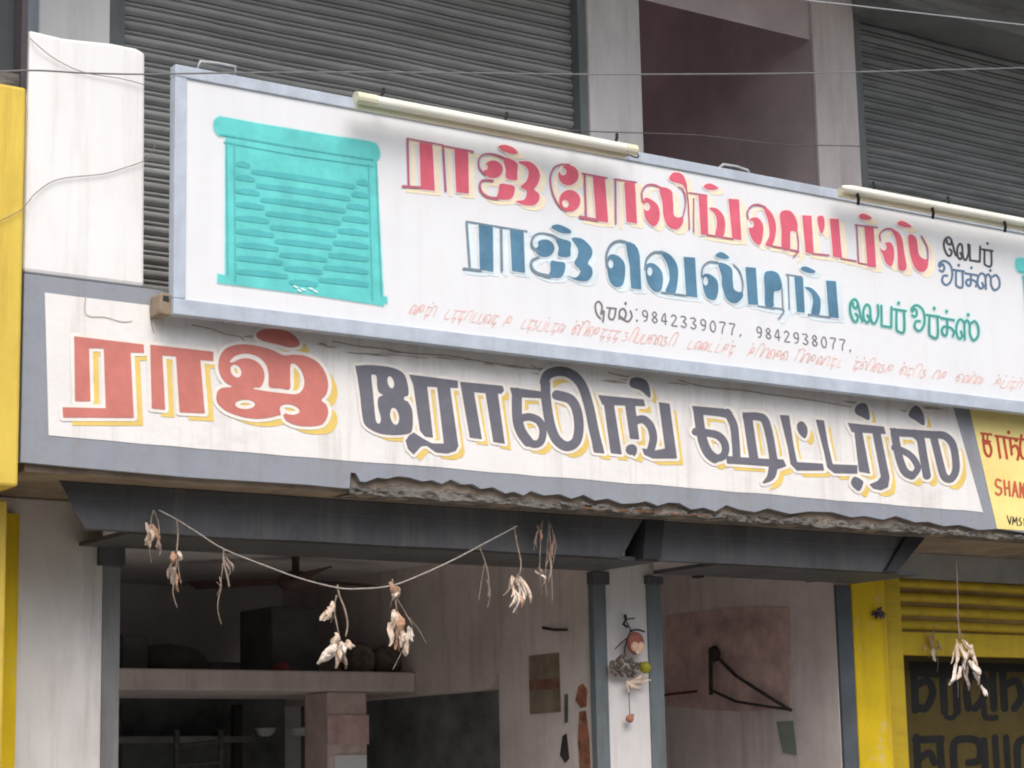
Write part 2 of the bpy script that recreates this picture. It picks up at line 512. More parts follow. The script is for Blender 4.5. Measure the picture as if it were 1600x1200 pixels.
# the broken lower edge of the fascia
contour = [(548, 738), (556, 739), (563, 752), (572, 753), (590, 746), (605, 748), (622, 744), (640, 746), (660, 752), (675, 750), (690, 756), (705, 749), (722, 757), (738, 756), (752, 764), (770, 761), (790, 771), (803, 768), (818, 774), (830, 767), (850, 774), (875, 772), (893, 779), (912, 773), (930, 782), (950, 779), (972, 787), (995, 786), (1010, 783), (1028, 790), (1045, 785), (1062, 786), (1080, 796), (1100, 793), (1118, 799), (1135, 789), (1155, 796), (1180, 800), (1200, 794), (1235, 803), (1262, 799), (1300, 800), (1330, 808), (1352, 806), (1380, 812), (1400, 806), (1430, 816), (1450, 815), (1475, 822), (1500, 820), (1530, 828), (1560, 826), (1600, 832), (1650, 838)]
cw = [px(x, y, 0.0) for x, y in contour]
N = len(contour)
edge = MB()
xs = np.linspace(cw[0][0], cw[-1][0], 520)
zc = np.interp(xs, [p[0] for p in cw], [p[2] for p in cw])
def fb1(u, v):
    return float(mnoise.noise(Vector((u, v, 1.7))) + .5 * mnoise.noise(Vector((u * 2.1, v * 2.1, 5.2))))

rows = 14
vs = []
for i, x in enumerate(xs):
    for j in range(rows):
        t = j / (rows - 1)
        k1 = min(1, t / .55); k2 = max(0, (t - .55) / .45)
        z = zc[i] + .010 + (ZBOT - .004 - zc[i] - .010) * k1 + .004 * k2 - .004 * (1 + math.sin(x * 9) * math.sin(x * 23)) * k1
        hollow = max(0.0, 1 - abs(t - .16) / .16)
        dep = .012 + .045 * hollow + fb1(x * 5.1, t * 1.2) * .010 + fb1(x * 15, t * 3) * .014 + fb1(x * 44 + 7, t * 9) * .010 + .075 * k2
        zj = (fb1(x * 21 + 3, t * 4 + 9) * .014 * (1 - .6 * k1)) if 0 < j else 0
        vs.append((x + rng.uniform(-.003, .003), max(.002, dep), z + zj))
fs = [(i * rows + j, i * rows + j + 1, (i + 1) * rows + j + 1, (i + 1) * rows + j) for i in range(len(xs) - 1) for j in range(rows - 1)]
edge.add(vs, fs)
lastv = len(edge.v)
und = [(x, .13, ZBOT - .005) for x in xs]
bot = [vs[i * rows + rows - 1] for i in range(len(xs))]
edge.add(bot + und, [(i, i + len(xs), i + 1 + len(xs), i + 1) for i in range(len(xs) - 1)])
rb_ = MB().tube([px(x, y, .012) for x, y in ((905, 793), (950, 797), (1000, 799), (1060, 804), (1105, 806))], .005, 6)
rb_.build('rebar', mat('rusted bar', (.16, .085, .05), .9, .3, 30, .3), bld)
tag(edge.build('broken_edge', M['rough_concrete'], bld), 'crumbling bare concrete along the bottom of the fascia')
lip = MB().box(2.52, 11.0, .0235, .32, ZBOT - .0035, ZBOT - .001)
lip.build('soffit_strip', M['soffit'], bld)

# pillars, upper and lower
def pillar(x0, x1, y0, y1, z0, z1, m, label=None):
    o = MB().box(x0, x1, y0, y1, z0, z1).build('pillar', m, bld, bevel=.006)
    if label: o['label'] = label
    return o

pillar(2.52, 3.043, YW, .95, 0, ZBOT - .002, M['pillar'])
pillar(5.130, 5.420, YW, .640, 0, ZBOT - .002, M['pillar'], 'narrow lower pillar between two shop openings')
pillar(2.775, 3.042, YW, .95, 3.166, 7.0, M['white_wall'])
pillar(5.166, 5.442, YW, .86, 3.166, 7.0, M['pillar'])
pillar(6.434, 6.691, YW, .625, 3.166, 7.0, M['pillar_pink'], 'pinkish upper pillar beside the stairwell')
# the stub of wall standing on the fascia
blk_t = [(2.497, pz(45, 45, 0.0)), (2.62, pz(110, 60, 0)), (2.78, pz(175, 66, 0)), (2.865, pz(210, 73, 0)), (2.897, pz(228, 82, 0))]
blk = MB().prism([(2.497, 3.186), (2.902, 3.186)] + blk_t[::-1], 'y', .004, .30)
tag(blk.build('parapet_stub', M['white_wall'], bld, bevel=.012), 'square white masonry stub standing on the fascia')
# walls
XR = 5.120                                   # right wall of the workshop
p_door = px(780, 1100, X=XR); p_loft = px(650, 1046, X=XR)
YD, YL = float(p_door[1]), float(p_loft[1])
ZL1 = pz(420, 1047, YL); ZL0 = pz(420, 1079, YL)
zc_d = float(px(780, 1050, X=XR)[2]); zc_d2 = float(px(757, 1077, X=XR)[2]); yc_d2 = float(px(757, 1077, X=XR)[1])
part_w = MB()
part_w.prism([(.641, .14), (YD, .14), (YD, zc_d), (yc_d2, zc_d2), (3.6, zc_d2), (3.6, ZBOT - .003), (.641, ZBOT - .003)], 'x', XR, XR + .10)
tag(part_w.build('partition_wall', M['room_wall'], bld), 'dirty workshop wall with a dark doorway')
MB().box(XR + .101, XR + .12, YD - .1, 3.6, .14, 2.4).build('dark_infill', M['dark_tone'], bld)  # dark board added behind the doorway to keep it looking unlit
MB().box(5.30, 5.395, .641, 3.6, 0, ZBOT - .003).build('partition_wall', M['room_dark'], bld)
MB().box(2.90, 3.02, .96, 3.6, 0, ZBOT - .003).build('side_wall', M['room_dark'], bld)
MB().box(2.90, 11.0, 3.11, 3.25, 0, ZBOT - .003).build('back_wall', M['room_dark'], bld)
XS = 6.412
side2 = MB().box(XS, 6.50, .62, 3.6, 0, ZBOT - .004)
side2.build('side_wall', M['room_wall'], bld)
MB().box(6.436, 6.69, .626, 3.6, 3.166, 7.0).build('stair_wall', M['stair_wall'], bld)
MB().box(5.15, 5.44, .87, 3.6, 3.166, 7.0).build('stair_wall', M['stair_wall'], bld)
MB().box(5.441, 6.433, 3.4, 3.5, 3.166, 7.0).build('stair_wall', M['stair_wall'], bld)
MB().box(2.5, 11.0, .61, 4.2, .02, .14).build('shop_floor', M['lintel'], bld)
MB().box(3.03, 11.0, .70, 3.1, ZBOT - .012, ZBOT - .004).build('ceiling', M['room_dark'], bld)
# stair flight soffit seen through the stairwell opening
st0 = px(1205, 48, X=6.43); st1 = px(1050, 2, X=6.43)
stm = MB().prism([(st0[1] - .25, st0[2] - .12), (st1[1] + .6, st1[2] + .34), (st1[1] + .6, st1[2] + .54), (st0[1] - .25, st0[2] + .08)], 'x', 5.443, 6.432)
stm.build('stair_flight', M['stair_wall'], bld)
# upper slab and eaves that shade the wall heads
ZU = 5.03
MB().box(2.3, 11.0, -.6, .56, 5.22, 5.42).build('eaves_slab', M['pillar'], bld)
MB().box(2.3, 5.44, .561, 4.2, 7.0, 7.2).build('roof_slab', M['concrete'], bld)  # roof split to leave an unseen gap letting sky light into the stairwell
MB().box(6.436, 11.0, .561, 4.2, 7.0, 7.2).build('roof_slab', M['concrete'], bld)
lint = MB().box(6.692, 11.0, .40, .66, ZU + .0, ZU + .30); lint.build('lintel', M['shutter_dark'], bld)
MB().box(6.80, 11.0, .62, .72, 2.462, ZBOT - .002).build('lintel', M['lintel'], bld)
# patches on the room walls
pp = lambda pts, X: [(float(px(x, y, X=X)[1]), float(px(x, y, X=X)[2])) for x, y in pts]
pt = MB().prism(pp([(1040, 962), (1100, 955), (1170, 948), (1234, 950), (1236, 1105), (1170, 1112), (1110, 1110), (1042, 1103)], XS), 'x', XS - .004, XS - .001)
tag(pt.build('paint_patch', M['maroon'], bld), 'faded maroon paint patch on the wall')
pt = MB().prism(pp([(1214, 1128), (1240, 1126), (1246, 1180), (1224, 1176)], XS), 'x', XS - .004, XS - .001)
tag(pt.build('paint_patch', mat('pale green paint', (.20, .24, .19), .9), bld), 'small pale green paint patch')
for pts in ([(905, 1072), (912, 1068), (918, 1078), (917, 1104), (908, 1106), (900, 1094)], [(906, 1112), (916, 1110), (921, 1150), (924, 1215), (908, 1215), (904, 1160)], [(880, 1150), (886, 1146), (890, 1185), (884, 1192), (876, 1180)]):
    pt = MB().prism(pp(pts, XR), 'x', XR - .004, XR - .001)
    pt.build('bare_patch', M['rust_stain'] if pts[0][0] != 880 else M['rust_iron'], bld)
pt = MB().prism(pp([(883, 1085), (888, 1084), (888, 1128), (883, 1130)], XR), 'x', XR - .004, XR - .001)
pt.build('slot', M['dark_box'], bld)
# loft
MB().box(3.021, XR - .001, 3.085, 3.109, .141, ZL0 + .02).build('shade_panel', M['dark_tone'], bld)  # dark sheet on the back wall, standing for the shade below the loft
loft = MB().box(3.021, XR - .002, YL, YL + .75, ZL0, ZL1)
loft.build('loft_shelf', M['room_wall'], bld, bevel=.008)
x0, x1 = pxx(508, 1130, YL + .04), pxx(570, 1130, YL + .04)
post = MB().box(x0, x1, YL + .02, YL + .22, .14, ZL0 - .001).build('loft_post', M['post_pink'], bld, bevel=.008)
MB().box(x0 - .004, x1 + .004, YL + .012, YL + .019, pz(540, 1163, YL), pz(540, 1117, YL)).build('painted_band', M['maroon'], post)
MB().box(x0 + .03, x1 - .01, YL + .010, YL + .018, pz(540, 1215, YL), pz(540, 1180, YL)).build('poster_scrap', M['pale'], post)

# ------------------------------------------------------------------ neighbouring yellow building on the left
nb = thing('neighbouring_building', 'bright yellow building at the left edge of the photo', 'building', (1.2, .3, 0))
zf1, zf0 = pz(20, 133, -.02), pz(20, 760, -.02)
MB().box(-3.0, 2.484, -.02, .5, zf0, zf1).build('fascia', M['yellow'], nb, bevel=.01)
MB().box(-3.0, pxx(8, 1000, .25), .25, .6, 0, zf0 - .002).build('pillar', M['yellow'], nb, bevel=.01)
MB().box(2.3, pxx(27, 1000, .56), .56, .9, 0, zf0 - .002).build('side_return', M['yellow_pillar'], nb)
xn = pxx(22, 60, .06)
MB().box(-3.0, xn, .06, .6, zf1 + .052, 7.0).build('window_shutter', M['neigh_dark'], nb)
MB().box(xn + .001, 2.492, .001, .7, zf1 + .001, 7.0).build('corner_post', mat('dark violet post', (.07, .06, .065), .8), nb)
MB().box(-3.0, xn, .01, .44, zf1 + .001, zf1 + .05).build('rubble_strip', M['rough_concrete'], nb)

# ------------------------------------------------------------------ unseen building row across the street, added to block low sky light
ob = thing('sky_block_building', 'plain building row behind the camera, added unseen to block low sky', 'building', (4, -15, 0))
MB().box(-26, 34, -22, -15, 0, 5.2).build('wall', M['pillar'], ob)
for i in range(14):
    for z in (.3, 4.2):
        MB().box(-24 + i * 4.1, -21.4 + i * 4.1, -15.02, -14.98, z, z + 2.3).build('window', M['neigh_dark'], ob)
MB().box(-26, 34, -15.6, -14.4, 3.2, 3.4).build('ledge', M['concrete'], ob)

# ------------------------------------------------------------------ neighbouring yellow shop on the right
ys = thing('yellow_shop_front', 'yellow painted pillar of the next shop to the right', 'shop front', (6.6, .6, 0))
MB().box(6.501, 6.700, YW, .80, 0, ZBOT - .003).build('pillar', M['yellow_pillar'], ys, bevel=.006)


# ================================================================== ROLLING SHUTTERS
def curtain(x0, x1, z0, z1, y, pitch, depth=.014, seg=24, groove=False):
    prof = [(0, 0), (.05, .0), (.12, .45), (.24, .9), (.38, 1.0), (.50, .85), (.58, .35), (.62, .0), (.69, .0), (.74, .42), (.80, .55), (.87, .40), (.92, 0)] if not groove or groove == 2 else [(0, 0), (.10, .05), (.16, .35), (.28, .80), (.45, 1.0), (.62, .92), (.78, .55), (.86, .15), (.93, 0)]
    mb = MB(); vs = []; n = 0
    k = int((z1 - z0) / pitch) + 1
    zs = []
    for i in range(k):
        for t, d in prof:
            zs.append((z0 + (i + t) * pitch, y - depth * d))
    wob = [rng.uniform(-1, 1) for _ in range(seg + 1)]
    for s in range(seg + 1):
        x = x0 + (x1 - x0) * s / seg
        for q, (z, yy) in enumerate(zs):
            vs.append((x, yy + .0012 * math.sin(q * .21 + s * 1.7) + .0015 * wob[s] * math.sin(q * .05), z + .002 * math.sin(s * .6)))
    n = len(zs)
    for q in range(n - 1):
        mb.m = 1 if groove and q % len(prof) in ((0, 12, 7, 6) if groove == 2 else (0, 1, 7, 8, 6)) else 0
        mb.add([], []) if False else None
        o = [(s * n + q, (s + 1) * n + q, (s + 1) * n + q + 1, s * n + q + 1) for s in range(seg)]
        mb.f += o; mb.mi += [mb.m] * len(o)
    mb.v = [tuple(map(float, p)) for p in vs]
    return mb


def guide(x0, x1, y0, y1, z0, z1):
    mb = MB()
    mb.box(x0, x1, y0, y0 + .006, z0, z1)
    mb.box(x0, x0 + .006, y0 + .0065, y1, z0, z1)
    mb.box(x1 - .006, x1, y0 + .0065, y1, z0, z1)
    return mb


us = thing('rolling_shutter', 'large closed grey steel shutter above the white signboard', 'shutter', (4.1, .65, 3.17))
curtain(3.095, 5.135, 3.175, 6.9, .675, .0535, .013, 24, 2).build('curtain', [M['shutter_grey'], M['shutter_groove']], us, smooth=True)
guide(3.044, 3.104, .615, .70, 3.17, 6.95).build('guide_rail', M['guide_green'], us)
guide(5.126, 5.164, .615, .70, 3.17, 6.95).build('guide_rail', M['guide_green'], us)
ur = thing('rolling_shutter', 'dark closed shutter in the upper right corner behind the second tube light', 'shutter', (8.0, .65, 3.17))
curtain(6.74, 9.6, 3.175, ZU + .05, .675, .0535, .012, 24, 2).build('curtain', [M['shutter_dark'], M['shutter_groove']], ur, smooth=True)
guide(6.693, 6.745, .615, .70, 3.17, ZU - .001).build('guide_rail', M['guide_green'], ur)
guide(9.58, 9.63, .615, .70, 3.17, ZU - .001).build('guide_rail', M['guide_green'], ur)


def hood(top, bot, x0, x1, y0, y1, m, root, seg=40):
    """front sheet (polylines top and bottom in x, z), a folded lip, and a bottom panel from x0 to x1"""
    T = np.array(top); B = np.array(bot)
    mb = MB(); vs = []
    n = 7
    for s_ in range(seg + 1):
        t = s_ / seg
        xt = T[0, 0] + (T[-1, 0] - T[0, 0]) * t; xb = B[0, 0] + (B[-1, 0] - B[0, 0]) * t
        zt = T[0, 1] + (T[-1, 1] - T[0, 1]) * t; zb = np.interp(xb, B[:, 0], B[:, 1])
        w = .004 * mnoise.noise(Vector((xt * 3, 2, 1))); wz = .004 * mnoise.noise(Vector((xt * 2, 7, 1)))
        for f, yy in ((0, y0 + .004), (.02, y0), (.34, y0 + .002), (.36, y0 + .006), (.66, y0 + .004), (1, y0 + .006), (1, y0 + .05)):
            vs.append((xt + (xb - xt) * f, yy + w, zt + (zb - zt) * f + (wz if f > .9 else 0)))
    mb.add(vs, [(s_ * n + q, s_ * n + q + 1, (s_ + 1) * n + q + 1, (s_ + 1) * n + q) for s_ in range(seg) for q in range(n - 1)])
    o = mb.build('hood', m, root)
    zb = float(min(B[:, 1]))
    MB().box(x0, x1, y0 + .035, y1, zb - .004, zb + .010).build('hood_bottom', m, root)
    return o


YH = .16
ZH = pz(400, 856, .42)
ZHT = ZBOT - .004
hx = lambda x, y, Y=YH: pxx(x, y, Y)
lh = thing('open_shutter', 'open rolling shutter of the wide workshop, black hood over the garland', 'shutter', (4.1, .5, 2.4))
hood([(hx(92, 750), ZHT), (hx(1005, 818), ZHT)], [(hx(134, 825), ZH), (hx(972, 868), ZH)], 2.945, 5.12, YH, .58, M['hood'], lh)
zg = pz(170, 885, YW)
guide(3.045, 3.108, YW + .005, .625, 0.13, zg).build('guide_rail', M['guide_grey'], lh)
guide(5.104, 5.166, YW - .008, .625, 0.13, zg + .01).build('guide_rail', M['guide_blue'], lh)
MB().box(3.02, 3.115, YW - .02, .70, zg + .001, ZH - .002).build('guide_bracket', M['hood'], lh, bevel=.003)
MB().box(5.098, 5.180, YW - .02, .625, zg + .011, ZH - .004).build('guide_bracket', M['hood'], lh, bevel=.003)
rh = thing('open_shutter', 'open rolling shutter over the narrow doorway, black hood right of the charm', 'shutter', (5.9, .5, 2.4))
hood([(hx(1036, 822), ZHT), (hx(1412, 840), ZHT)], [(hx(1030, 874), ZH), (hx(1380, 888), ZH)], 5.40, 6.50, YH, .58, M['hood'], rh, 16)
for pl in ([(1006, 820), (1035, 822), (1029, 876), (1001, 868)], [(1413, 840), (1442, 840), (1398, 890), (1381, 888)]):
    q_ = [(hx(x, y), ZHT if i < 2 else ZH) for i, (x, y) in enumerate(pl)]
    MB().prism(q_, 'y', YH - .014, YH + .10).build('end_plate', M['hood_end'], rh)
guide(5.374, 5.444, YW - .008, .625, 0.13, zg + .02).build('guide_rail', M['guide_blue'], rh)
guide(6.415, 6.498, YW + .005, .625, 0.13, ZH - .012).build('guide_rail', M['guide_dark'], rh)
MB().box(5.366, 5.452, YW - .02, .625, zg + .021, ZH - .012).build('guide_bracket', M['hood'], rh, bevel=.003)

yr = thing('yellow_shutter', 'half raised yellow rolling shutter at the right edge', 'shutter', (7.6, .65, 2.1))
zrb, zrt = pz(1500, 1026, .66), pz(1500, 990, .66)
curtain(6.80, 9.4, zrt, 2.462, .66, .061, .024, groove=True).build('curtain', [M['yellow_steel'], M['yellow_groove']], yr, smooth=True)
MB().box(6.802, 9.4, .635, .675, zrb, zrt - .001).build('bottom_rail', M['yellow_steel'], yr, bevel=.004)
guide(6.702, 6.798, YW + .01, .70, 0.13, 2.48).build('guide_rail', M['yellow_steel'], yr)

# dark signboard standing behind the half raised shutter
bb = thing('black_signboard', 'olive board with bold black lettering below the yellow shutter', 'sign', (7.6, .80, .14))
YB = .80
MB().box(6.80, 9.4, YB, .83, .14, pz(1500, 1020, YB)).build('board', M['black_board'], bb)
k = Ink().at(1380, 880, 3.75)
B_ = 44
k.glyph().poly((150, 575), (900, 590), (900, 640), (150, 630))
k.glyph().line(B_, (180, 610), (190, 860)).stroke(B_, (190, 720), (260, 690), (290, 760), (250, 850), (200, 840)).line(B_, (180, 640), (310, 650))
k.glyph().line(B_, (350, 640), (360, 870)).line(B_, (345, 650), (440, 655)).line(B_, (425, 655), (435, 870)).stroke(30, (435, 860), (410, 905), (370, 900))
k.glyph().stroke(B_, (500, 850), (490, 720), (530, 650), (590, 680), (590, 780), (540, 850)).line(B_, (640, 650), (650, 850)).stroke(36, (590, 830), (600, 900), (660, 905))
k.glyph().line(B_, (700, 640), (712, 850)).stroke(B_, (712, 720), (780, 690), (810, 780), (770, 850)).line(B_, (850, 640), (860, 850)).ell(560, 610, 30, 26)
k.glyph().line(B_, (195, 1020), (205, 1230)).line(B_, (190, 1035), (340, 1030)).line(B_, (330, 1030), (345, 1230)).stroke(40, (210, 1150), (270, 1110), (300, 1170))
k.glyph().stroke(B_, (420, 1230), (415, 1060), (480, 1030), (560, 1050), (565, 1150), (500, 1170)).line(B_, (590, 1040), (600, 1230))
k.glyph().line(38, (655, 1020), (668, 1230)).line(38, (720, 1020), (735, 1230)).stroke(B_, (790, 1200), (790, 1060), (850, 1030), (900, 1080))
k.write('lettering', YB, M['olive'], bb)


# ================================================================== PAINTED FASCIA SIGN (lower)
fs_ = thing('painted_fascia', 'weathered white painted wall sign with red and grey Tamil words', 'sign', (4.6, .025, 2.6))
xL = 2.497
# panel outline, jagged along the broken edge
XDIV = pxx(1545, 827, 0.0)
left = [(xL, pz(36, 722, 0)), (xL, ZTOP)]
low = [(float(p[0]), float(p[2])) for p in cw if p[0] < XDIV]
zdiv = float(np.interp(XDIV, [p[0] for p in cw], [p[2] for p in cw]))
low.append((XDIV, zdiv))
def strip(pts_top_z, lowpts):
    mb = MB(); n = len(lowpts)
    vs = []
    for x, z in lowpts:
        vs += [(x, 0, z), (x, .021, z), (x, 0, pts_top_z), (x, .021, pts_top_z)]
    fs = []
    for i in range(n - 1):
        a, c = i * 4, (i + 1) * 4
        fs += [(a, c, c + 2, a + 2), (a + 1, a + 3, c + 3, c + 1), (a + 2, c + 2, c + 3, a + 3), (a, a + 1, c + 1, c)]
    fs += [(0, 2, 3, 1), ((n - 1) * 4, (n - 1) * 4 + 1, (n - 1) * 4 + 3, (n - 1) * 4 + 2)]
    return mb.add(vs, fs)
lowA = [(xL, pz(36, 722, 0))] + [(px(x, y, 0)[0], px(x, y, 0)[2]) for x, y in [(120, 730), (200, 737), (300, 746), (400, 752), (480, 757), (530, 762), (546, 763)]] + low
strip(ZTOP, [(float(a), float(c)) for a, c in lowA]).build('panel', M['fascia_grey'], fs_)
# white field
TLz = pz(70, 457, 0)
tr = px(1485, 594, 0)
fld = MB()
q = [px(70, 457, -.0015), px(76, 681, -.0015), px(1536, 800, -.0015), px(1484, 588, -.0015)]
q[3][2] = q[0][2]
nx_ = 40
vsf = []
for i in range(nx_ + 1):
    t = i / nx_
    lo = q[1] * (1 - t) + q[2] * t; hi = q[0] * (1 - t) + q[3] * t
    lo = lo + np.array([0, 0, rng.uniform(-.0025, .0025)]); hi = hi + np.array([0, 0, rng.uniform(-.0025, .0025)])
    vsf += [lo, hi]
fld.add(vsf, [(2 * i, 2 * i + 2, 2 * i + 3, 2 * i + 1) for i in range(nx_)])
wf = fld.build('white_field', M['fascia_white'], fs_)

YF = -.0015
w_out = paint('cream outline paint', 246, 241, 233)
y_sh = paint('ochre yellow shadow paint', 238, 208, 118)
k = Ink().at(80, 500, 6.154)
k.glyph().poly((220, 155), (890, 235), (893, 315), (765, 312), (770, 420), (795, 940), (115, 937), (108, 838), (525, 848), (505, 272), (365, 270), (378, 782), (230, 780))
k.glyph().poly((952, 236), (1560, 305), (1560, 395), (1435, 385), (1478, 897), (1235, 885), (1200, 350), (1070, 340), (1097, 862), (967, 850))
k.at(320, 500, 6.154).glyph()
k.sm((130, 440), (150, 340), (210, 270), (330, 235), (480, 245), (640, 285), (760, 338), (860, 332), (980, 350), (1090, 410), (1160, 510), (1187, 620), (1170, 710), (1122, 770), (1165, 810), (1187, 880), (1165, 960), (1110, 1010), (980, 1022), (860, 1005), (780, 965), (752, 915), (715, 915), (600, 942), (470, 947), (330, 922), (200, 870), (120, 790), (118, 700), (160, 655), (262, 640), (200, 600), (150, 530))
k.sm((240, 397), (300, 343), (400, 323), (510, 352), (590, 430), (615, 530), (620, 640), (720, 655), (815, 664), (822, 560), (825, 430), (870, 425), (930, 490), (958, 590), (938, 670), (880, 712), (760, 704), (600, 685), (470, 662), (480, 650), (540, 640), (572, 570), (568, 490), (520, 415), (430, 370), (340, 374), (270, 405), sub=True)
k.ell(300, 490, 48, 66, -.5, sub=True).ell(388, 810, 96, 46, sub=True).ell(818, 860, 96, 48, .2, sub=True)
k.poly((720, 850), (770, 860), (770, 905), (735, 925), sub=True)
k.glyph().sm((500, 130), (560, 92), (700, 90), (820, 120), (895, 185), (908, 245), (820, 265), (700, 235), (570, 205), (505, 172))
k.write('lettering', YF, paint('brick red lettering', 208, 128, 118), wf, 'brick red lettering with ochre shadow', (w_out, 5.5), (y_sh, 14.5, 12.5, 0))

k = Ink().at(540, 550, 6.154)
k.glyph().sm((95, 135), (115, 132), (210, 125), (360, 135), (480, 160), (560, 210), (595, 300), (605, 410), (562, 440), (605, 485), (640, 560), (647, 690), (630, 770), (560, 792), (440, 797), (330, 782), (240, 742), (182, 690), (160, 600), (140, 420), (115, 250))
k.sm((248, 232), (275, 218), (298, 235), (305, 330), (320, 385), (360, 413), (315, 440), (312, 520), (340, 640), (322, 688), (292, 660), (277, 540), (265, 400), sub=True)
k.ell(435, 290, 30, 60, -.25, sub=True).ell(472, 617, 42, 84, -.18, sub=True).ell(585, 447, 24, 22, sub=True)
k.glyph().poly((610, 215), (1080, 275), (1080, 347), (785, 332), (842, 822), (765, 812), (715, 755), (650, 310))
k.poly((880, 330), (1005, 342), (1085, 905), (1060, 950), (980, 975), (870, 965), (780, 900), (730, 905), (655, 985), (600, 930), (578, 850), (610, 800), (655, 772), (740, 828), (830, 878), (945, 880))
k.glyph().poly((1100, 285), (1510, 325), (1525, 370), (1500, 400), (1465, 400), (1532, 882), (1420, 862), (1345, 395), (1235, 385), (1312, 837), (1195, 822))
k.at(780, 550, 5.333).glyph()
k.poly((88, 293), (400, 335), (400, 388), (110, 372)).stroke(84, (148, 340), (150, 540), (182, 660), (240, 745)).stroke(62, (240, 745), (300, 768), (350, 740), (365, 650), (330, 572), (250, 540), (170, 555))
k.stroke(80, (385, 260), (392, 400), (425, 600), (475, 725), (560, 785), (640, 745), (665, 620), (645, 480), (590, 392), (480, 358))
k.stroke(80, (378, 250), (405, 190), (500, 160), (605, 188), (690, 280), (748, 450), (790, 650), (826, 800)).poly((775, 780), (862, 770), (878, 845), (790, 835))
k.glyph().poly((825, 358), (1205, 395), (1217, 452), (860, 440)).poly((868, 400), (952, 410), (1022, 852), (930, 842)).poly((1045, 420), (1132, 430), (1167, 727), (1090, 722))
k.stroke(66, (1130, 575), (1200, 560), (1262, 620), (1285, 720), (1262, 820)).ell(1102, 812, 48, 44).poly((1080, 830), (1130, 870), (1150, 830)).poly((1190, 800), (1290, 822), (1390, 802), (1465, 812), (1480, 887), (1280, 887), (1210, 855)).poly((1330, 418), (1420, 430), (1482, 880), (1390, 862))
k.glyph().sm((1098, 225), (1170, 213), (1240, 258), (1258, 380), (1180, 322), (1093, 287))
k.at(1060, 600, 6.154).glyph()
k.poly((130, 210), (430, 235), (520, 268), (500, 335), (400, 313), (150, 285)).stroke(90, (190, 262), (212, 430), (240, 560), (290, 665), (350, 715)).stroke(72, (165, 458), (350, 482), (430, 540), (455, 630), (420, 700), (340, 715))
k.stroke(76, (470, 275), (530, 390), (550, 540), (560, 690)).poly((455, 690), (560, 700), (860, 720), (1010, 725), (1040, 790), (960, 817), (880, 792), (600, 772), (470, 765))
k.poly((615, 270), (705, 285), (770, 717), (680, 707)).stroke(76, (655, 310), (760, 312), (830, 345), (872, 480), (902, 640), (920, 770)).stroke([86, 78, 20], (918, 740), (895, 880), (820, 946))
k.glyph().poly((975, 297), (1065, 302), (1110, 600), (1142, 750), (1390, 765), (1402, 832), (1140, 832), (1080, 770), (1050, 600))
k.glyph().sm((1140, 390), (1190, 358), (1235, 408), (1242, 470), (1217, 522), (1160, 472))
k.glyph().poly((1320, 340), (1400, 350), (1440, 580), (1485, 770), (1722, 780), (1722, 862), (1500, 857), (1430, 800), (1400, 650))
k.at(1300, 600, 6.154).glyph()
k.poly((150, 373), (500, 410), (520, 482), (190, 462)).poly((212, 430), (290, 450), (367, 862), (260, 842)).poly((385, 450), (465, 460), (555, 900), (540, 992), (470, 1022), (400, 1007), (360, 965), (440, 930), (470, 890)).sm((215, 890), (290, 925), (300, 960), (260, 1028), (185, 960))
k.glyph().sm((230, 215), (290, 183), (340, 210), (362, 342), (290, 320), (223, 277))
k.glyph().poly((553, 423), (800, 440), (800, 512), (580, 502)).stroke(76, (600, 460), (620, 580), (650, 720), (700, 840), (765, 880)).stroke(62, (600, 610), (720, 662), (785, 720), (825, 810), (775, 885)).stroke(78, (790, 475), (850, 530), (872, 650), (912, 880))
k.stroke(72, (820, 478), (960, 487), (1080, 497), (1155, 570), (1187, 700), (1190, 830), (1145, 910), (1080, 890), (1040, 760), (1000, 600), (975, 500))
k.glyph().sm((735, 300), (780, 220), (830, 215), (880, 290), (887, 397), (800, 350))
k.write('lettering', YF, paint('slate grey lettering', 114, 114, 124), wf, 'slate grey lettering with ochre shadow', (w_out, 4.6), (y_sh, 10.5, 10.5, -.4))
# hairline cracks and dirt runs in the plaster
k = Ink()
for pts in ([(134, 462), (135, 492), (165, 496), (190, 503), (206, 502)], [(233, 470), (236, 500), (240, 520)], [(300, 508), (330, 514), (352, 522), (376, 527), (388, 540), (404, 548)], [(520, 533), (560, 541), (600, 545), (640, 552), (700, 556), (760, 566), (840, 577)], [(830, 570), (842, 578), (850, 582)], [(950, 582), (975, 588), (1000, 592)], [(1060, 594), (1100, 604), (1160, 610), (1200, 616), (1260, 624), (1330, 636)]):
    k.glyph().stroke(1.7, *pts)
for i in range(26):
    x = random.uniform(300, 1460); y = 513 + (x - 300) * .105 + random.uniform(3, 16); L_ = random.uniform(14, 55)
    k.glyph().stroke([.5, random.uniform(1.5, 4.5), .5], (x, y), (x + L_ * .5, y + L_ * .06 + random.uniform(-2, 2)), (x + L_, y + L_ * .11))
k.write('crack_lines', YF, mat('dirt in cracks', (.42, .36, .31), .95, .2, 30, 0), wf)

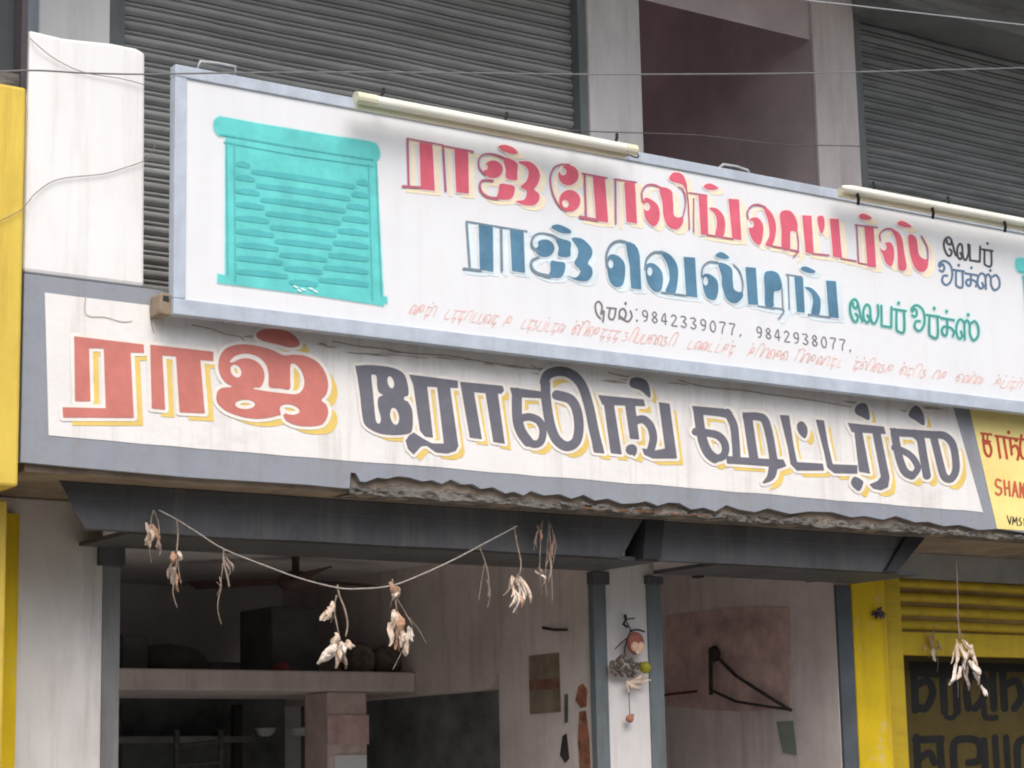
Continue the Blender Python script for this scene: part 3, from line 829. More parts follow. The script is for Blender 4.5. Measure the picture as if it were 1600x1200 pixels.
# ------------------------------------------------------------------ yellow painted sign to its right
yf = thing('painted_fascia', 'yellow painted wall sign with red lettering at the right edge', 'sign', (8.6, .025, 2.6))
lowB = [(float(p[0]), float(p[2])) for p in cw if p[0] > XDIV]
zlast = lowB[-1][1]
strip(ZTOP, [(XDIV + .0005, zdiv)] + lowB + [(11.0, zlast)]).build('panel', M['fascia_grey'], yf)
q = [px(1515, 640, -.0015), px(1558, 826, -.0015)]
zt = 3.12
dx = (q[0][0] - q[1][0]) / (q[0][2] - q[1][2]) * (zt - q[1][2])
fb = MB(); fb.add([(q[1][0], -.0015, q[1][2]), (10.6, -.0015, q[1][2]), (10.6, -.0015, zt), (q[1][0] + dx, -.0015, zt)], [(0, 1, 2, 3)])
yfd = fb.build('yellow_field', M['yellow_board'], yf)
k = Ink().at(1440, 600, 5)
k.glyph().line(18, (465, 385), (545, 395)).line(18, (478, 440), (535, 450)).stroke(20, (480, 390), (485, 470), (500, 540), (530, 565), (545, 520), (530, 470), (490, 460)).line(14, (515, 390), (515, 450))
k.glyph().line(18, (575, 405), (660, 415)).line(20, (590, 410), (615, 575)).line(20, (640, 415), (668, 580))
k.glyph().ell(680, 378, 13, 16)
k.glyph().line(18, (665, 420), (750, 430)).line(20, (690, 425), (705, 550)).stroke(20, (705, 500), (735, 480), (760, 530), (750, 590)).ell(740, 440, 16, 14)
k.glyph().line(18, (770, 430), (860, 440)).stroke(20, (780, 400), (770, 500), (790, 580), (850, 560))
k.write('lettering', YF, paint('orange red lettering', 196, 84, 58), yfd, 'red Tamil lettering')
k = Ink().at(1440, 600, 5)
k.glyph().stroke(17, (618, 755), (590, 745), (578, 775), (590, 800), (620, 815), (622, 850), (600, 865), (580, 850))
k.glyph().line(17, (645, 755), (655, 865)).line(17, (682, 762), (690, 872)).line(15, (650, 810), (686, 815))
k.glyph().line(17, (712, 875), (728, 765), (752, 880)).line(13, (718, 835), (745, 840))
k.glyph().line(17, (772, 885), (770, 772), (802, 888), (800, 778))
k.glyph().line(17, (825, 890), (835, 780), (860, 890))
k.write('lettering', YF, paint('red capital lettering', 205, 105, 78), yfd, 'red capital lettering')
k = Ink().at(1440, 600, 5)
k.glyph().line(9, (668, 1030), (690, 1095), (700, 1035)).line(9, (712, 1100), (715, 1038), (728, 1080), (742, 1040), (748, 1105))
k.glyph().stroke(9, (775, 1045), (760, 1060), (775, 1075), (780, 1095), (762, 1105))
k.glyph().line(9, (800, 1050), (805, 1110)).line(9, (825, 1052), (830, 1112))
k.write('lettering', YF, paint('black small lettering', 70, 62, 50), yfd, 'small black lettering')

# ================================================================== UPPER SIGNBOARD
YS = -.09
sg = thing('signboard', 'long white shop signboard with a turquoise shutter picture and red and blue Tamil lettering', 'sign', (5.4, -.05, 3.1))
sx0 = pxx(272, 300, YS); sz1 = pz(272, 100, YS); sz0 = pz(273, 491, YS)
sx1 = 8.05
sgp = MB().box(sx0 + .01, sx1 - .01, YS + .004, YS + .022, sz0 + .01, sz1 - .01).build('panel', M['sign_white'], sg)
fw = .042
def fr(x0, x1, z0, z1):
    return MB().box(x0, x1, YS - .004, YS + .036, z0, z1)
fm = MB()
for a in ((sx0, sx1, sz0, sz0 + .052), (sx0, sx1, sz1 - .040, sz1)):
    fm.box(a[0], a[1], YS - .004, YS + .036, a[2], a[3])
for a in ((sx0, sx0 + fw, sz0 + .0525, sz1 - .0405), (sx1 - fw, sx1, sz0 + .0525, sz1 - .0405)):
    fm.box(a[0], a[1], YS - .003, YS + .036, a[2], a[3])
fm.build('frame', M['sign_frame'], sg, bevel=.003)
rail = MB()
for z in (sz0 + .012, sz0 + .42, sz1 - .07):
    rail.box(sx0 + .02, sx1 - .02, YS + .037, YS + .062, z, z + .03)
rail.build('back_rail', M['dark_under'], sg)
for xx in (2.95 + .2, 4.4, 5.8, 7.4):
    MB().box(xx, xx + .03, YS + .0625, -.001, sz0 + .012, sz0 + .06).build('wall_bracket', M['dark_under'], sg)
for pts in ([(308, 103), (313, 96), (340, 99), (368, 104), (366, 113)], [(1122, 263), (1130, 257), (1150, 260), (1168, 266), (1172, 273)]):
    P = [px(x, y, YS + .012) for x, y in pts]
    P[0][2] = sz1 - .002; P[-1][2] = sz1 - .002
    MB().tube(P, .0055, 6).build('lifting_handle', M['steel'], sg, smooth=True)

YP = YS + .004
# --- the painted picture of a shutter
def picture(T, lab):
    k = Ink(); k.at(0, 0, 1)
    tp = lambda *pts: [T(*p) for p in pts]
    k.glyph().poly(*tp((352, 215), (588, 250), (600, 478), (352, 440)))
    k.glyph().sm(*tp((342, 212), (335, 203), (334, 191), (340, 183), (352, 183), (400, 192), (460, 202), (520, 212), (578, 221), (590, 228), (594, 240), (590, 251), (580, 253), (520, 243), (460, 233), (400, 223), (352, 214)))
    k.glyph().poly(*tp((340, 428), (352, 430), (352, 440), (586, 460), (605, 464), (605, 474), (560, 470), (340, 442)))
    pic = k.write('picture', YP, paint('turquoise paint', 106, 212, 208, var=.1), sgp, lab, (paint('pale turquoise edge', 205, 235, 236), 2.0))
    k = Ink()
    for i in range(9):
        y = 256 + i * 21.0
        sl = .150 - .006 * i
        f = i / 9.0
        L1, R1 = 392 + f * 66, 556 - f * 66
        ln = lambda xa, xb, o_: k.glyph().stroke([7, 10, 9, 7], *tp((xa, y + sl * (xa - 368) + o_), ((xa + xb) / 2, y + sl * ((xa + xb) / 2 - 368) + o_ - 1), (xb, y + sl * (xb - 368) + o_)))
        if L1 > 380: ln(372, L1 - 4, 0)
        if R1 - L1 > 22: ln(L1 + 4, R1 - 4, 8)
        if R1 < 566 and y + sl * 206 < 462: ln(R1 + 4, 573, 0)
    k.glyph().stroke(2.6, *tp((345, 210), (460, 230), (584, 250)))
    k.glyph().stroke(1.8, *tp((350, 222), (460, 242), (584, 260)))
    k.glyph().line(2.2, *tp((366, 225), (368, 440)))
    k.glyph().line(2.2, *tp((576, 256), (582, 468)))
    k.glyph().line(2.6, *tp((354, 222), (356, 428)))
    k.glyph().line(2.6, *tp((588, 256), (596, 462)))
    k.write('picture_lines', YP - .0026, paint('dull turquoise lines', 88, 188, 190), pic)
    k = Ink()
    for (x, y) in ((460, 447), (472, 451), (484, 450), (491, 454), (466, 453)):
        k.glyph().line(3.0, *tp((x, y), (x + 4, y + 2)))
    k.write('picture_highlight', YP - .004, paint('white touch paint', 225, 245, 245), pic)
picture(lambda x, y: (x, y), 'turquoise picture of a rolling shutter')
# second picture near the sign's right end: same drawing moved along the board
def T2(x, y):
    p = px(x, y, YP)
    d = np.array([p[0] + pxx(1590, 430, YP) - pxx(338, 200, YP), YP, p[2]]) - CAMPOS
    c = MC @ d
    return (800 + FOC * c[0] / c[2], 600 - FOC * c[1] / c[2])
picture(T2, 'second turquoise picture at the right end')

cream = paint('pale yellow shadow', 252, 238, 208)
pinkw = paint('pinkish white outline', 250, 236, 232)
k = Ink(); t = Ink()          # k: solid strokes, t: hairline strokes
def A(ox, oy, s):
    k.at(ox, oy, s); t.at(ox, oy, s)
A(620, 200, 6.667)
k.glyph().poly((235, 148), (372, 170), (397, 652), (250, 637)); t.glyph().line(14, (108, 108), (480, 178)).line(20, (113, 110), (125, 600)).line(26, (65, 607), (260, 622))
k.glyph().poly((600, 213), (745, 240), (752, 682), (620, 670)); t.glyph().line(20, (482, 185), (510, 655)).line(15, (482, 185), (790, 243)).ell(788, 250, 14, 14)
k.glyph().ell(1005, 430, 102, 92).ell(915, 405, 34, 34, sub=True)
t.glyph().stroke([20, 18, 14, 16, 22, 30], (925, 490), (862, 420), (860, 320), (920, 272), (1030, 280), (1130, 325))
k.glyph().sm((1110, 310), (1190, 325), (1257, 372), (1255, 460), (1248, 542), (1140, 520), (1135, 430))
t.glyph().stroke([22, 22, 24, 26, 34], (1000, 552), (900, 545), (866, 595), (885, 670), (960, 722), (1050, 735))
k.glyph().sm((1075, 585), (1150, 585), (1222, 605), (1228, 660), (1205, 722), (1150, 745), (1045, 735), (1060, 660))
k.glyph().sm((1262, 352), (1380, 350), (1460, 410), (1492, 500), (1465, 590), (1432, 640), (1482, 685), (1482, 750), (1430, 802), (1330, 802), (1240, 762), (1330, 742), (1352, 655), (1290, 612), (1352, 550), (1372, 450), (1330, 390))
k.glyph().sm((1060, 190), (1130, 175), (1220, 208), (1258, 262), (1170, 262), (1090, 228))
A(840, 220, 6.667)
t.glyph().stroke(16, (330, 248), (240, 248), (170, 285), (135, 380), (145, 500), (180, 605), (240, 695), (300, 732))
k.glyph().ell(322, 358, 106, 106).ell(265, 318, 36, 42, -.3, sub=True)
k.glyph().ell(335, 625, 112, 114).ell(290, 655, 34, 42, -.3, sub=True)
k.glyph().poly((575, 362), (702, 385), (737, 852), (610, 832)); t.glyph().line(20, (490, 350), (505, 800)).line(16, (468, 340), (722, 388)).line(32, (445, 795), (620, 828))
k.glyph().poly((903, 428), (1015, 440), (1038, 862), (925, 842)); t.glyph().line(16, (812, 400), (816, 860)).line(14, (800, 397), (1030, 432))
k.glyph().sm((1110, 605), (1180, 610), (1258, 680), (1272, 800), (1230, 882), (1170, 868), (1115, 780)).ell(1140, 685, 32, 44, sub=True)
t.glyph().stroke([16, 16, 18, 24], (1098, 640), (1085, 545), (1130, 468), (1210, 458), (1300, 500))
k.glyph().sm((1270, 490), (1390, 515), (1412, 640), (1420, 772), (1470, 800), (1512, 790), (1512, 862), (1450, 922), (1360, 890), (1312, 780), (1300, 640))
t.glyph().stroke(12, (1512, 800), (1542, 650), (1520, 520), (1470, 480))
k.glyph().sm((1370, 395), (1400, 340), (1440, 328), (1510, 350), (1555, 450), (1548, 522), (1510, 455), (1420, 430))
t.glyph().line(13, (1548, 480), (1572, 650), (1582, 920))
A(1060, 250, 6.667)
t.glyph().line(12, (160, 400), (160, 745)).line(12, (110, 340), (300, 368)).line(18, (300, 780), (565, 822))
k.glyph().poly((208, 355), (300, 368), (312, 782), (235, 775)).sm((320, 500), (400, 505), (470, 580), (488, 690), (465, 795), (385, 790), (402, 660), (380, 560)).poly((522, 402), (632, 410), (657, 832), (563, 820))
k.glyph().sm((263, 270), (330, 243), (417, 290), (360, 312), (295, 302))
t.glyph().stroke([14, 14, 18, 24], (728, 610), (720, 540), (765, 478), (830, 465), (900, 492))
k.glyph().sm((880, 478), (962, 540), (1012, 650), (1012, 780), (972, 892), (905, 882), (948, 780), (930, 620))
k.glyph().sm((740, 622), (820, 600), (880, 670), (882, 780), (852, 882), (790, 852), (740, 750)).ell(757, 668, 30, 38, sub=True)
k.glyph().sm((1058, 570), (1100, 525), (1180, 540), (1237, 640), (1235, 742), (1172, 742), (1165, 850), (1158, 932), (1080, 922), (1075, 740))
t.glyph().line(16, (950, 890), (1252, 952)).line(12, (1235, 740), (1252, 850), (1250, 952), (1200, 1012))
k.glyph().poly((1290, 575), (1387, 580), (1412, 982), (1325, 962)); t.glyph().line(15, (1400, 975), (1570, 992))
k.glyph().sm((1450, 592), (1512, 590), (1522, 700), (1490, 767), (1460, 692))
A(1260, 280, 6.667)
k.glyph().poly((243, 408), (337, 415), (372, 822), (278, 806)); t.glyph().line(13, (360, 825), (520, 852))
k.glyph().poly((603, 495), (702, 510), (727, 917), (638, 910)); t.glyph().line(13, (525, 480), (545, 872)).line(13, (508, 475), (740, 502)).line(12, (540, 870), (650, 890))
k.glyph().sm((548, 375), (600, 358), (682, 402), (640, 422), (570, 412))
t.glyph().stroke([13, 13, 16, 20], (772, 640), (768, 570), (825, 520), (890, 520))
k.glyph().sm((770, 720), (830, 660), (892, 672), (917, 780), (890, 902), (830, 872), (800, 790)).ell(805, 705, 30, 38, sub=True)
k.glyph().sm((880, 518), (982, 580), (1020, 760), (1042, 932), (960, 932), (948, 760), (930, 620))
k.glyph().sm((1060, 590), (1142, 610), (1172, 780), (1230, 832), (1267, 830), (1262, 920), (1210, 967), (1140, 932), (1090, 820))
t.glyph().stroke(13, (1265, 850), (1262, 720), (1200, 592))
k.glyph().sm((948, 455), (1000, 433), (1097, 490), (1040, 502), (970, 482))
red = paint('rose red lettering', 224, 106, 126)
both = Ink(); both.glyphs = k.glyphs + t.glyphs
both.write('lettering_shadow', YP, cream, sgp, 'pale yellow drop shadow of the red line', None, (cream, 8, 6.5, 1.5), -90)
k.write('lettering', YP - .0013, red, sgp, 'rose red bold Tamil lettering', (pinkw, 2.2), None)
t.write('lettering_hairlines', YP - .0026, paint('dark rose hairlines', 190, 110, 130), sgp, None, None, None, .15)

k = Ink(); t = Ink()
A(710, 330, 6.667)
k.glyph().poly((253, 138), (402, 160), (407, 632), (265, 607)); t.glyph().line(20, (128, 110), (160, 570)).line(15, (125, 105), (400, 152)).line(24, (98, 597), (275, 618))
k.glyph().poly((578, 188), (722, 210), (737, 642), (600, 622)); t.glyph().line(22, (488, 170), (496, 618)).line(14, (400, 152), (755, 208))
k.glyph().ell(940, 385, 104, 92).ell(848, 348, 28, 32, sub=True)
t.glyph().stroke([26, 24, 18, 16, 22, 30], (865, 425), (805, 350), (828, 262), (900, 228), (1010, 248), (1075, 285))
k.glyph().sm((1045, 268), (1130, 290), (1212, 322), (1210, 400), (1200, 472), (1085, 466), (1085, 370))
t.glyph().stroke([20, 24, 26, 28, 40], (880, 482), (812, 510), (802, 575), (860, 642), (990, 680))
k.glyph().sm((1005, 520), (1080, 525), (1152, 542), (1145, 635), (1100, 692), (980, 682), (1000, 620))
k.glyph().sm((1222, 282), (1330, 288), (1420, 370), (1437, 450), (1392, 540), (1432, 590), (1437, 660), (1382, 727), (1270, 717), (1165, 662), (1260, 692), (1312, 622), (1250, 542), (1282, 470), (1285, 385))
k.glyph().sm((1008, 160), (1080, 138), (1200, 188), (1212, 227), (1120, 227), (1040, 192))
A(920, 340, 6.667)
t.glyph().stroke([22, 22, 24, 28], (192, 520), (185, 385), (232, 282), (310, 243), (390, 258))
k.glyph().poly((372, 248), (430, 255), (480, 280), (515, 330), (532, 400), (548, 747), (440, 737), (425, 500), (405, 400), (390, 300))
k.glyph().sm((205, 400), (290, 390), (370, 470), (378, 600), (350, 702), (282, 722), (220, 662), (192, 540)).ell(230, 482, 26, 46, sub=True)
t.glyph().stroke([20, 20, 22, 26], (588, 540), (605, 430), (680, 362), (770, 368))
k.glyph().sm((740, 348), (850, 390), (922, 500), (928, 640), (895, 792), (800, 772), (842, 640), (815, 480))
k.glyph().sm((600, 492), (680, 480), (760, 560), (772, 680), (740, 772), (660, 752), (600, 640)).ell(636, 560, 26, 46, sub=True)
t.glyph().line(18, (760, 780), (1015, 812)); k.glyph().poly((988, 408), (1107, 415), (1132, 832), (1015, 817))
t.glyph().stroke([16, 16, 18, 24], (1178, 620), (1188, 520), (1250, 462), (1340, 468))
k.glyph().sm((1190, 600), (1260, 590), (1340, 660), (1347, 780), (1310, 857), (1230, 832), (1190, 720)).ell(1217, 662, 26, 46, sub=True)
k.glyph().sm((1350, 468), (1482, 520), (1500, 650), (1512, 740), (1560, 775), (1602, 770), (1602, 832), (1530, 892), (1440, 852), (1392, 720), (1382, 600))
t.glyph().stroke(13, (1597, 790), (1605, 680), (1572, 560), (1510, 490))
k.glyph().sm((1318, 390), (1380, 358), (1462, 412), (1420, 432), (1350, 417))
A(1120, 380, 6.667)
k.glyph().poly((298, 248), (407, 255), (432, 642), (328, 637)); t.glyph().line(11, (430, 652), (600, 682))
k.glyph().sm((495, 320), (560, 288), (640, 318), (682, 440), (652, 492), (600, 505), (592, 600), (590, 662), (508, 657), (500, 500))
t.glyph().stroke(13, (600, 672), (692, 690), (690, 730), (645, 785)).line(10, (680, 470), (692, 700))
t.glyph().line(11, (745, 330), (757, 690)).line(11, (725, 325), (890, 350)).line(16, (955, 742), (1180, 772))
k.glyph().poly((808, 348), (900, 363), (917, 722), (835, 717)).sm((915, 460), (990, 468), (1072, 560), (1082, 660), (1060, 752), (985, 735), (1002, 610), (980, 520)).poly((1138, 388), (1242, 395), (1272, 782), (1168, 767))
k.glyph().sm((873, 260), (930, 243), (1027, 290), (990, 312), (905, 292))
both = Ink(); both.glyphs = k.glyphs + t.glyphs
cy = paint('pale cyan shadow', 226, 241, 247)
both.write('lettering_shadow', YP, cy, sgp, 'pale cyan drop shadow of the blue line', None, (cy, 6, 5, 2.5), -90)
k.write('lettering', YP - .0013, paint('steel blue lettering', 92, 136, 164, var=.14), sgp, 'steel blue bold Tamil lettering', (paint('cyan white outline', 226, 241, 247), 2.4), None)
t.write('lettering_hairlines', YP - .0026, paint('grey blue hairlines', 124, 144, 160), sgp, None, None, None, .15)

# small lines of writing
TG = {'ee': [[(.5, .62), (.66, .74), (.55, .95), (.3, .9), (.08, .55), (.12, .2), (.4, .03), (.64, .16), (.56, .38), (.32, .34), (.3, .2)], [(.64, .16), (.78, .45), (.86, .7), (1.0, .9)]],
      'la': [[(.30, .62), (.42, .82), (.28, .98), (.10, .82), (.06, .42), (.24, .10), (.44, .2), (.48, .6), (.56, .92), (.76, .96), (.94, .55), (.92, .06)]],
      'pa': [[(.06, .04), (.09, .96), (.92, .98), (.95, .04)]],
      'r': [[(0, .06), (1, .08)], [(.22, .08), (.2, .78), (.3, .98), (.86, .98), (.86, .1)]],
      'o': [[(.1, .42), (.3, .46), (.42, .3), (.28, .16), (.1, .28), (.08, .14), (.4, .02), (.8, .14), (.96, .45), (.86, .8), (.55, .98), (.28, .86), (.34, .64), (.62, .6)]],
      'k': [[(0, .06), (.95, .10)], [(.45, .08), (.44, .84), (.22, .97), (.05, .76), (.2, .52), (.68, .52), (.94, .7), (.88, .96)]],
      's': [[(.22, .62), (.27, .86), (.14, .97), (.03, .72), (.05, .32), (.18, .06), (.34, .18), (.37, .6), (.38, .97)], [(.36, .3), (.46, .06), (.58, .24), (.60, .68), (.74, .97), (.94, .74), (.94, .3), (.80, .06), (.66, .18)]]}
def word(w, glyphs, dots):
    for g_, x0_, y0_, x1_, y1_ in glyphs:
        for st_ in TG[g_]:
            k.glyph().stroke(w, *[(x0_ + (x1_ - x0_) * a_, y0_ + (y1_ - y0_) * b_ + .12 * (x1_ - x0_) * (a_ - .5)) for a_, b_ in st_], smooth=len(st_) > 4)
    for x, y in dots: k.glyph().ell(x, y, w * .62, w * .72)
k = Ink().at(1440, 350, 10)
word(34, [('ee', 335, 200, 540, 510), ('la', 545, 290, 745, 560), ('pa', 740, 330, 925, 585), ('r', 950, 390, 1110, 650)], [(1030, 305)])
k.write('lettering', YP, paint('charcoal lettering', 84, 84, 92), sgp, 'small charcoal Tamil word')
k = Ink().at(1440, 350, 10)
word(36, [('o', 260, 570, 490, 960), ('r', 505, 710, 660, 980), ('k', 685, 770, 870, 975), ('s', 865, 770, 1235, 1030)], [(580, 645), (778, 685), (1075, 725)])
k.write('lettering', YP, paint('slate blue lettering', 104, 128, 156), sgp, 'small slate blue Tamil word')
k = Ink().at(1310, 440, 6.667)
word(25, [('ee', 112, 178, 250, 430), ('la', 250, 225, 425, 435), ('pa', 440, 250, 560, 475), ('r', 580, 280, 700, 520), ('o', 755, 242, 905, 520), ('r', 920, 340, 1050, 575), ('k', 1070, 375, 1210, 570), ('s', 1222, 390, 1470, 610)], [(628, 222), (998, 278), (1128, 310), (1352, 345)])
k.write('lettering', YP, paint('teal green lettering', 82, 160, 152), sgp, 'small teal green Tamil words', (paint('mint outline', 205, 240, 238), 1.8))

DIG = {'9': [[(.85, .35), (.7, .55), (.3, .5), (.2, .25), (.45, .05), (.8, .15), (.85, .45), (.7, .85), (.35, .97)]],
       '8': [[(.5, .48), (.2, .28), (.5, .04), (.8, .26), (.5, .48), (.15, .74), (.5, .97), (.85, .74), (.5, .48)]],
       '4': [[(.85, .68), (.12, .68), (.62, .03), (.62, .98)]],
       '2': [[(.15, .22), (.45, .04), (.82, .22), (.6, .55), (.15, .96), (.88, .96)]],
       '3': [[(.15, .1), (.6, .05), (.82, .25), (.45, .46), (.85, .7), (.55, .97), (.12, .88)]],
       '0': [[(.5, .04), (.15, .4), (.25, .85), (.6, .97), (.86, .6), (.75, .15), (.5, .04)]],
       '7': [[(.12, .05), (.88, .05), (.55, .5), (.42, .98)]]}
k = Ink().at(910, 450, 6.667)
k.glyph().stroke(20, (190, 320), (150, 270), (135, 180), (170, 140), (205, 190), (195, 270), (225, 240), (215, 350))
k.glyph().line(18, (258, 205), (352, 215)).stroke(20, (290, 210), (275, 300), (310, 330), (335, 300), (350, 215))
k.glyph().stroke(20, (385, 320), (390, 240), (430, 215), (455, 270), (430, 330), (400, 300), (470, 350), (515, 300), (500, 240))
k.glyph().ell(450, 160, 15, 17).ell(563, 225, 10, 11).ell(568, 340, 11, 13)
def digits(s, ox, oy, ax, ay, w, h, sk):
    for i, c in enumerate(s):
        if c == ',':
            k.glyph().stroke([20, 8], (ox + ax * i + 25, oy + ay * i + h * .92), (ox + ax * i + 18, oy + ay * i + h * 1.08)); continue
        for st_ in DIG[c]:
            k.glyph().stroke(13, *[(ox + ax * i + w * a + sk * bb_, oy + ay * i + h * bb_ + .17 * w * a) for a, bb_ in st_])
digits('9842339077,', 612, 222, 101, 15.5, 74, 122, 6)
k.at(1130, 480, 6.667)
digits('9842938077,', 335, 194, 96.5, 14.8, 70, 118, 8)
k.write('lettering', YP, paint('black phone lettering', 128, 124, 128), sgp, 'black handwritten phone numbers')
# the faded red line along the bottom of the board
k = Ink()
GL = [[(0, 1), (.15, .15), (.6, .05), (.65, .6), (.3, .65), (.3, .3)],
      [(.1, .1), (.05, 1), (.75, 1.0), (.85, .1)],
      [(0, .1), (.85, .15), (.45, .15), (.3, 1), (.8, .8), (.55, 1.4)],
      [(0, 1), (.2, .05), (.75, .05), (.8, 1)],
      [(.05, .6), (.3, .35), (.5, .7), (.25, 1), (0, .7), (.1, .2), (.6, 0), (.95, .5), (.95, 1)],
      [(.35, .6), (.15, 1), (0, .6), (.3, .1), (.7, .3), (.65, 1), (.95, .7), (1, .2)],
      [(.3, .1), (.2, 1), (.8, 1)],
      [(0, .2), (.5, .1), (.35, .5), (.8, .7), (.4, 1.1), (.1, .9)],
      [(.1, 1), (.1, 0), (.3, -.5), (.8, -.4), (.9, .3), (.85, 1)]]
rl = random.Random(5)
words = [(638, 676), (692, 775), (786, 800), (812, 878), (892, 962), (970, 1052), (1072, 1150), (1168, 1232), (1240, 1318), (1330, 1392), (1404, 1446), (1456, 1476), (1492, 1530), (1552, 1600)]
for wx, we in words:
    x = wx
    while x < we - 6:
        y = 474 + (x - 634) * .1275
        H_ = 15.5 - (x - 634) * .004; W_ = rl.uniform(8, 11.5)
        g_ = rl.choice(GL)
        k.glyph().stroke(rl.uniform(1.2, 1.8), *[(x + W_ * a_ - .5 * H_ * (b_ - 1), y + H_ * b_ + .1275 * W_ * a_) for a_, b_ in g_])
        if rl.random() < .25: k.glyph().ell(x + 9, y - 5, 1.4, 1.5)
        x += W_ + rl.uniform(-.5, 1.5)
k.write('lettering', YP, paint('faded red script', 238, 194, 184, var=.12, fade=(.80, .70, .66)), sgp, 'faded thin red script', None, None, -.1)

# ------------------------------------------------------------------ tube lights over the signboard
YT = -.20
def tube_light(label, a, e, clips, group, holder=True, r=.0185, taper=False):
    pa, pe = px(*a, YT), px(*e, YT)
    pe[2] = pa[2] if abs(pe[2] - pa[2]) < .05 else pe[2]
    d = (pe - pa) / np.linalg.norm(pe - pa)
    o = thing('tube_light', label, 'light', pa, group)
    rr = [r * .55, r, r, r * .9] if taper else [r, r, r, r * .8]
    MB().tube([pa, pa + d * .05, pe - d * .05, pe], rr, 14).build('tube', M['tube_glass'], o, smooth=True)
    back = MB().box(pa[0] + .02, pe[0] - .02, YT + .022, YT + .05, pa[2] - .026, pa[2] + .010)
    back.build('batten', M['tube_cap'], o, bevel=.004)
    if holder:
        MB().tube([pa - d * .004, pa + d * .075], r * 1.12, 12).build('end_cap', M['tube_cap'], o, smooth=False)
        MB().tube([pe - d * .05, pe + d * .004], r * 1.06, 12).build('end_cap', M['tube_cap'], o)
    for (cx, cy, up) in clips:
        c = px(cx, cy, YT + .0); c[2] = pa[2] + (r if up else -r)
        sgn = 1 if up else -1
        MB().tube([c + np.array([-.006, -.004, -.004 * sgn]), c + np.array([.004, .0, .018 * sgn]), c + np.array([.016, .016, .034 * sgn])], .0065, 6).build('clip', M['clip'], o)
    w0 = pe + d * .002
    MB().tube(catmull([w0, w0 + np.array([.03, .02, -.015]), w0 + np.array([.05, .07, .0]), np.array([w0[0] + .04, YS + .02, sz1 - .003])], False, 5), .0028, 5).build('lead_wire', M['clip'], o, smooth=True)
    for fx in (.12, .82):
        p = pa + (pe - pa) * fx
        P = [np.array([p[0], YT + .05, p[2] - .01]), np.array([p[0], YS - .03, p[2] - .02]), np.array([p[0], YS + .01, sz1 + .004])]
        P[1][2] = max(P[1][2], sz1 + .008)
        MB().tube(P, .005, 6).build('arm', M['clip'], o)
    return o
tube_light('cream tube light on top of the signboard above the red lettering, whole in view', (557, 152), (992, 236), [(597, 142, 1), (790, 180, 1), (963, 218, 1)], 'tube lights along the signboard top')
tube_light('thin tube light at the right end of the signboard, cut off by the frame', (1316, 293), (1745, 372), [(1340, 305, 0), (1457, 328, 0), (1570, 352, 0), (1365, 292, 1), (1482, 318, 1)], 'tube lights along the signboard top', holder=False, r=.0165, taper=True)

# tan square tube end sticking out beside the signboard's lower left corner
c0 = px(258, 475, -.07)
stub = MB()
w, h = .022, .036
zc0 = float(c0[2]); xc0 = float(c0[0])
stub.prism([(xc0 - w, zc0 - h), (xc0 + w, zc0 - h), (xc0 + w * .9, zc0 + h), (xc0 - w * .8, zc0 + h)], 'y', -.075, -.001)
tag(stub.build('steel_stub', M['tan_steel'], None, bevel=.006), 'tan weathered stub at the lower left corner of the signboard', 'bracket')
stub_hole = MB().prism([(xc0 - w * .5, zc0 + h * .25), (xc0 + w * .5, zc0 + h * .2), (xc0 + w * .45, zc0 + h * .7), (xc0 - w * .4, zc0 + h * .7)], 'y', -.0765, -.0755)
so = stub_hole.build('opening', M['dark_under'], bpy.data.objects['steel_stub'])

# ================================================================== CABLES
def cable(name, label, pts, Y, r, m, cat='cable', group=None, n=5):
    P = catmull(np.array([px(x, y, yy) for (x, y), yy in zip(pts, Y if hasattr(Y, '__len__') else [Y] * len(pts))]), False, 6)
    return tag(MB().tube(P, r, n).build(name, m, None, smooth=True), label, cat, group)
cable('overhead_cable', 'long straight grey cable crossing the whole facade above the signboard', [(-60, 115), (48, 110), (132, 114), (230, 116), (350, 114), (620, 113), (920, 116), (1200, 115), (1400, 111), (1680, 104)], -.75, .0026, M['wire_grey'])
cable('overhead_cable', 'thin cable running behind the first tube light to the pinkish pillar', [(760, 195), (920, 205), (1010, 208), (1100, 212), (1212, 225), (1280, 227), (1347, 229), (1420, 238)], .42, .0024, M['wire_thin'])
cable('overhead_cable', 'pale cable sloping across the top right corner', [(1200, -12), (1260, 0), (1330, 8), (1450, 22), (1600, 39), (1700, 52)], -.3, .0028, M['steel'])
cable('loose_wire', 'thin wire curving over the top of the white masonry stub', [(47, 60), (58, 70), (80, 88), (110, 105), (140, 115), (190, 123), (228, 133), (240, 136)], [.0, -.012, -.008, -.006, -.006, -.008, -.006, .05], .0014, M['wire_thin'], 'wire', 'loose wires on the white stub')
cable('loose_wire', 'thin wire sagging across the middle of the white masonry stub', [(0, 345), (30, 330), (42, 318), (58, 300), (92, 280), (160, 272), (195, 262), (228, 250), (238, 236), (243, 226)], [-.03, -.03, -.025, -.008, -.005, -.005, -.006, -.008, -.01, .0], .0015, M['wire_thin'], 'wire', 'loose wires on the white stub')

